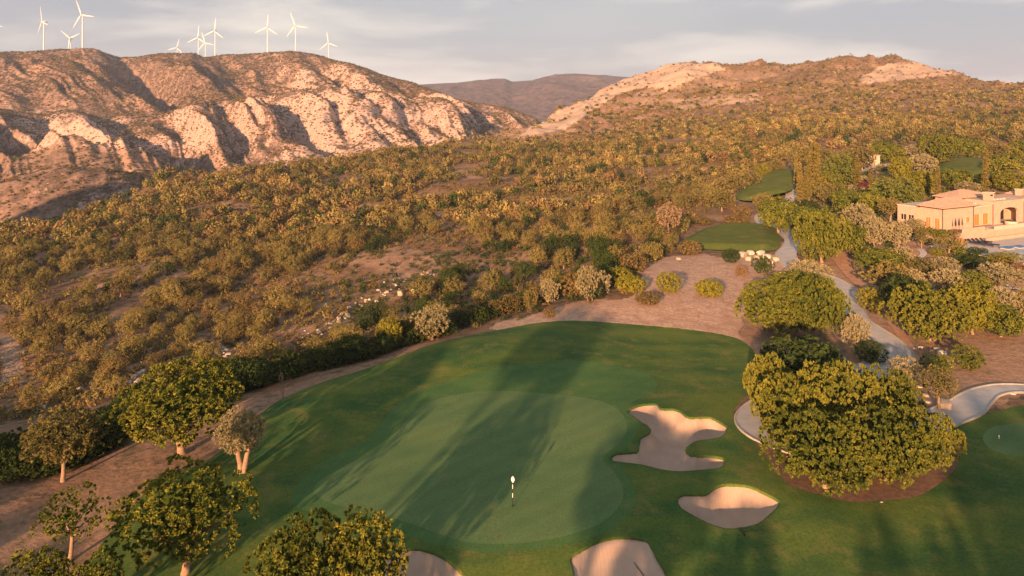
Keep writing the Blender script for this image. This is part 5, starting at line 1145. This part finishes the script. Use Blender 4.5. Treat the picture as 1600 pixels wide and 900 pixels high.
mb = MB(); mb.box(18.2, 21.4, 3.10, 3.18, .1, 2.9); o = mb.build('door', M_wood, V_)
mb = MB()
for k in range(5): mb.box(18.3 + k * .75, 18.36 + k * .75, 3.02, 3.09, .1, 2.9)
mb.build('frame', M_plaster, o)
mb = MB(); mb.box(21.6, 24.6, 3.10, 3.18, .1, 2.9); mb.build('window', M_glass, V_)
shutter_door(3.0, 1.0, 0, 0, 0, side=None) if False else None
# doors on the left wall (facing -s), windows and doors on the front
shutter_door(.55, .95, 0, .0, 2.25, side='left'); shutter_door(2.35, .95, 0, .0, 2.25, side='left')
shutter_door(7.0, 1.1, 0, 1.1, 2.2, 'shutter_window'); shutter_door(10.6, 1.7, .7, .1, 2.4); shutter_door(13.4, 1.7, .7, .1, 2.4)
for t_ in (5.3, 6.9):
    mb = MB(); mb.box(-.86, -.81, t_, t_ + 1.0, 1.2, 2.3); o = mb.build('window', M_glass, V_)
    mb = MB(); mb.box(-.92, -.865, t_ - .1, t_ + 1.1, 2.31, 2.43); mb.box(-.92, -.865, t_ + .46, t_ + .54, 1.2, 2.3); mb.box(-.94, -.865, t_ - .1, t_ + 1.1, 1.07, 1.19); mb.build('frame', M_plaster, o)
for s_, t_ in ((-.06, -.06), (9.3, -.08), (15.75, .02), (26.2, .02)):
    mb = MB(); mb.tube([(s_, t_, 0), (s_, t_, 4.1)], [.06, .06], 6); mb.build('drainpipe', M_dark, V_)
ch = blk(16.1, 17.7, 1.0, 2.2, 4.66, 6.2, 'chimney', M_stone); blk(15.95, 17.85, .85, 2.35, 6.21, 6.4, 'cap', M_plaster, ch); blk(16.5, 17.3, .97, .995, 5.6, 5.95, 'vent', M_dark, ch)
for k in range(4): mb = MB(); mb.tube([(18.4 + k * 1.1, 1.4, 4.66), (18.4 + k * 1.1, 1.4, 4.85), (18.4 + k * 1.1, 1.4, 5.0)], [.35, .3, .05], 10); mb.build('roof_vent', M_plaster, V_, True)
blk(27.02, 42, 2, 8, -1, 4.4); hip(34.5, 42, 2, 8, 4.4, 1.6); ch = blk(33.0, 34.0, 4.6, 5.6, 4.41, 5.7, 'chimney', M_stone); blk(32.9, 34.1, 4.5, 5.7, 5.701, 5.85, 'cap', M_plaster, ch)
# terrace in front
blk(1.2, 9.9, -2.99, -.02, -1.8, -.05, 'terrace', M_terr); blk(1.1, 7.6, -3.25, -3.0, -1.8, .8, 'terrace_wall', M_stone); blk(7.61, 10.6, -3.2, -3.0, -1.8, .1, 'terrace_wall', M_stone)
blk(10.9, 27, -2.99, .08, -1.8, -.08, 'terrace', M_terr); blk(10.91, 27, -3.25, -3.0, -1.8, -.2, 'terrace_wall', M_stone); blk(10.92, 27, -3.22, -3.02, -.199, .55, 'balustrade', M_plaster)
t = thing('round_hot_tub', 'round pale tub on the upper terrace below the arch', 'hot tub', tuple(np.array([*(HO + HA * 19.5 + HB * -1.3), VZ - .08]))); 
mb = MB(); mb.tube([(0, 0, 0), (0, 0, .7), (0, 0, .8)], [1.2, 1.15, 1.1], 24); mb.build('shell', M_plaster, t, True); mb = MB(); mb.tube([(0, 0, .78), (0, 0, .82)], [.95, .95], 24); mb.build('water', M_dark, t)
def loc(s, t, z): p = HO + HA * s + HB * t; return (float(p[0]), float(p[1]), VZ + z)
for i, s_ in enumerate((7.2, 8.6, 10.0)):
    t = thing('folded_parasol', ['leftmost folded parasol on the lower terrace', 'middle folded parasol on the lower terrace', 'rightmost folded parasol on the lower terrace'][i], 'parasol', loc(1.0 + (s_ - 7.2) * .75 + .6, -1.4, -.05), group='folded parasols on the terrace')
    mb = MB(); mb.tube([(0, 0, 0), (0, 0, 2.6)], [.03, .03], 6); mb.build('pole', M_dark, t); mb = MB(); mb.tube([(0, 0, 1.1), (0, 0, 1.5), (0, 0, 2.55)], [.1, .13, .03], 8); mb.build('canopy', M_cush, t, True); mb = MB(); mb.tube([(0, 0, -.01), (0, 0, .12)], [.25, .22], 10); mb.build('base', M_dark, t)
# pool deck, pool, loungers
mb = MB(); mb.box(-9, 36, -20.5, -3.3, -1.62, -1.45); o = mb.build('pool_deck', M_terr); o.location = loc(0, 0, 0); o.rotation_euler = (0, 0, RZ); o['kind'] = 'structure'
mb = MB(); mb.box(-1.5, 25, -18, -12.8, -1.446, -1.42); o = mb.build('pool_water', M_blue); o.location = loc(0, 0, 0); o.rotation_euler = (0, 0, RZ); o['kind'] = 'structure'
mb = MB(); mb.box(4.5, 36, -5.6, -5.3, -1.446, -.8); o = mb.build('pool_wall', M_pot if False else M_stone); o.location = loc(0, 0, 0); o.rotation_euler = (0, 0, RZ); o['label'] = 'low peach wall behind the pool'; o['category'] = 'wall'
lm0 = None
for i, (s_, t_) in enumerate([(-.4, -6.4), (.7, -6.5), (1.8, -6.6), (2.9, -6.7), (-.2, -8.8), (1.2, -9.0)]):
    t = thing('sun_lounger', ['dark lounger at the left end of the back row', 'second dark lounger of the back row', 'third dark lounger of the back row', 'dark lounger at the right end of the back row', 'left dark lounger of the front pair', 'right dark lounger of the front pair'][i] + ' by the pool', 'lounger', loc(s_, t_, -1.45), RZ + .1 * i, group='dark loungers by the pool')
    mb = MB(); mb.box(-.35, .35, -.6, .9, .28, .42); mb.build('seat', M_cush, t); mb = MB(); mb.v = [(-.35, .9, .3), (.35, .9, .3), (.35, 1.4, .8), (-.35, 1.4, .8), (-.35, .9, .45), (.35, .9, .45), (.35, 1.33, .88), (-.35, 1.33, .88)]; mb.f = [[0, 1, 2, 3], [4, 7, 6, 5], [0, 4, 5, 1], [2, 6, 7, 3], [1, 5, 6, 2], [0, 3, 7, 4]]; mb.build('backrest', M_cush, t)
    for a, c in ((-.3, -.5), (.3, -.5), (-.3, .8), (.3, .8)): mb = MB(); mb.box(a - .03, a + .03, c - .03, c + .03, 0, .28); mb.build('leg', M_dark, t)
for i, (s_, t_, m_, lb) in enumerate([(.2, -11.6, M_bluec, 'blue pool mat on the deck below the pool wall'), (3.2, -11.9, M_bluec, 'blue lounger mat near the right edge of the deck')]):
    t = thing('pool_bed', lb, 'daybed', loc(s_, t_, -1.45), RZ); mb = MB(); mb.box(-.9, .9, -.6, .6, .25, .45); mb.build('mattress', m_, t); mb = MB(); mb.box(-.95, .95, -.65, .65, 0.1, .249); mb.build('frame', M_plaster, t)
t = thing('terracotta_pot', 'round orange pot at the corner of the pool deck', 'pot', loc(-2.3, -4.6, -1.45)); mb = MB(); mb.tube([(0, 0, 0), (0, 0, .35), (0, 0, .8), (0, 0, 1.0)], [.4, .7, .6, .45], 14); mb.build('pot_body', M_pot, t, True); mb = MB(); mb.tube([(0, 0, 1.0), (0, 0, 1.08)], [.52, .52], 14); mb.build('rim', M_pot, t)
mb = MB(); mb.box(-9.5, -5.0, -7.4, -7.0, -2.6, -.7); o = mb.build('garden_wall', M_stone); o.location = loc(0, 0, 0); o.rotation_euler = (0, 0, RZ); o['label'] = 'short peach wall below the flat-topped tree'; o['category'] = 'wall'
# neighbouring house glimpsed behind the garden
x_, y_, z_ = at(1362, 258); t = thing('white_outbuilding', 'small white building half hidden by trees at the upper drive', 'building', (x_, y_, z_), .3); mb = MB(); mb.box(-3.5, 3.5, 0, 6, -1, 3.2); mb.build('wall', M_plaster, t); mb = MB(); mb.box(-3.7, 3.7, -.2, 6.2, 3.201, 3.45); mb.build('roof', M_tile, t); mb = MB(); mb.box(-.6, .6, -.06, -.01, 0, 2.2); mb.build('door', M_wood, t)

# tall trees of the course standing behind and below the viewpoint; their long evening shadows cross the green
def shade_tree(u, v0, wd_, tip, key, lb):
    c_, s_ = math.cos(SUN_AZ), math.sin(SUN_AZ); X = u * c_ + v0 * s_; Y = v0 * c_ - u * s_
    h_ = (tip - v0) * math.tan(SUN_EL)
    t = thing('course_tree', lb, 'tree', (X, Y, 0 if Y > 20 else -.8), R.uniform(0, 6), (wd_, wd_, h_ + (.8 if Y <= 20 else 0)), 'course trees behind the viewpoint')
    link('trunk', PROTO[key][1], t); link('crown', PROTO[key][0], t)
for u, v0, wd_, tip, kk in SHADE: shade_tree(u, v0, wd_, tip, ('dark_mid', 'pine1', 'pine2')[kk], 'dark course tree behind the viewpoint throwing a long shadow over the lawn')

add_haze(0.0001)
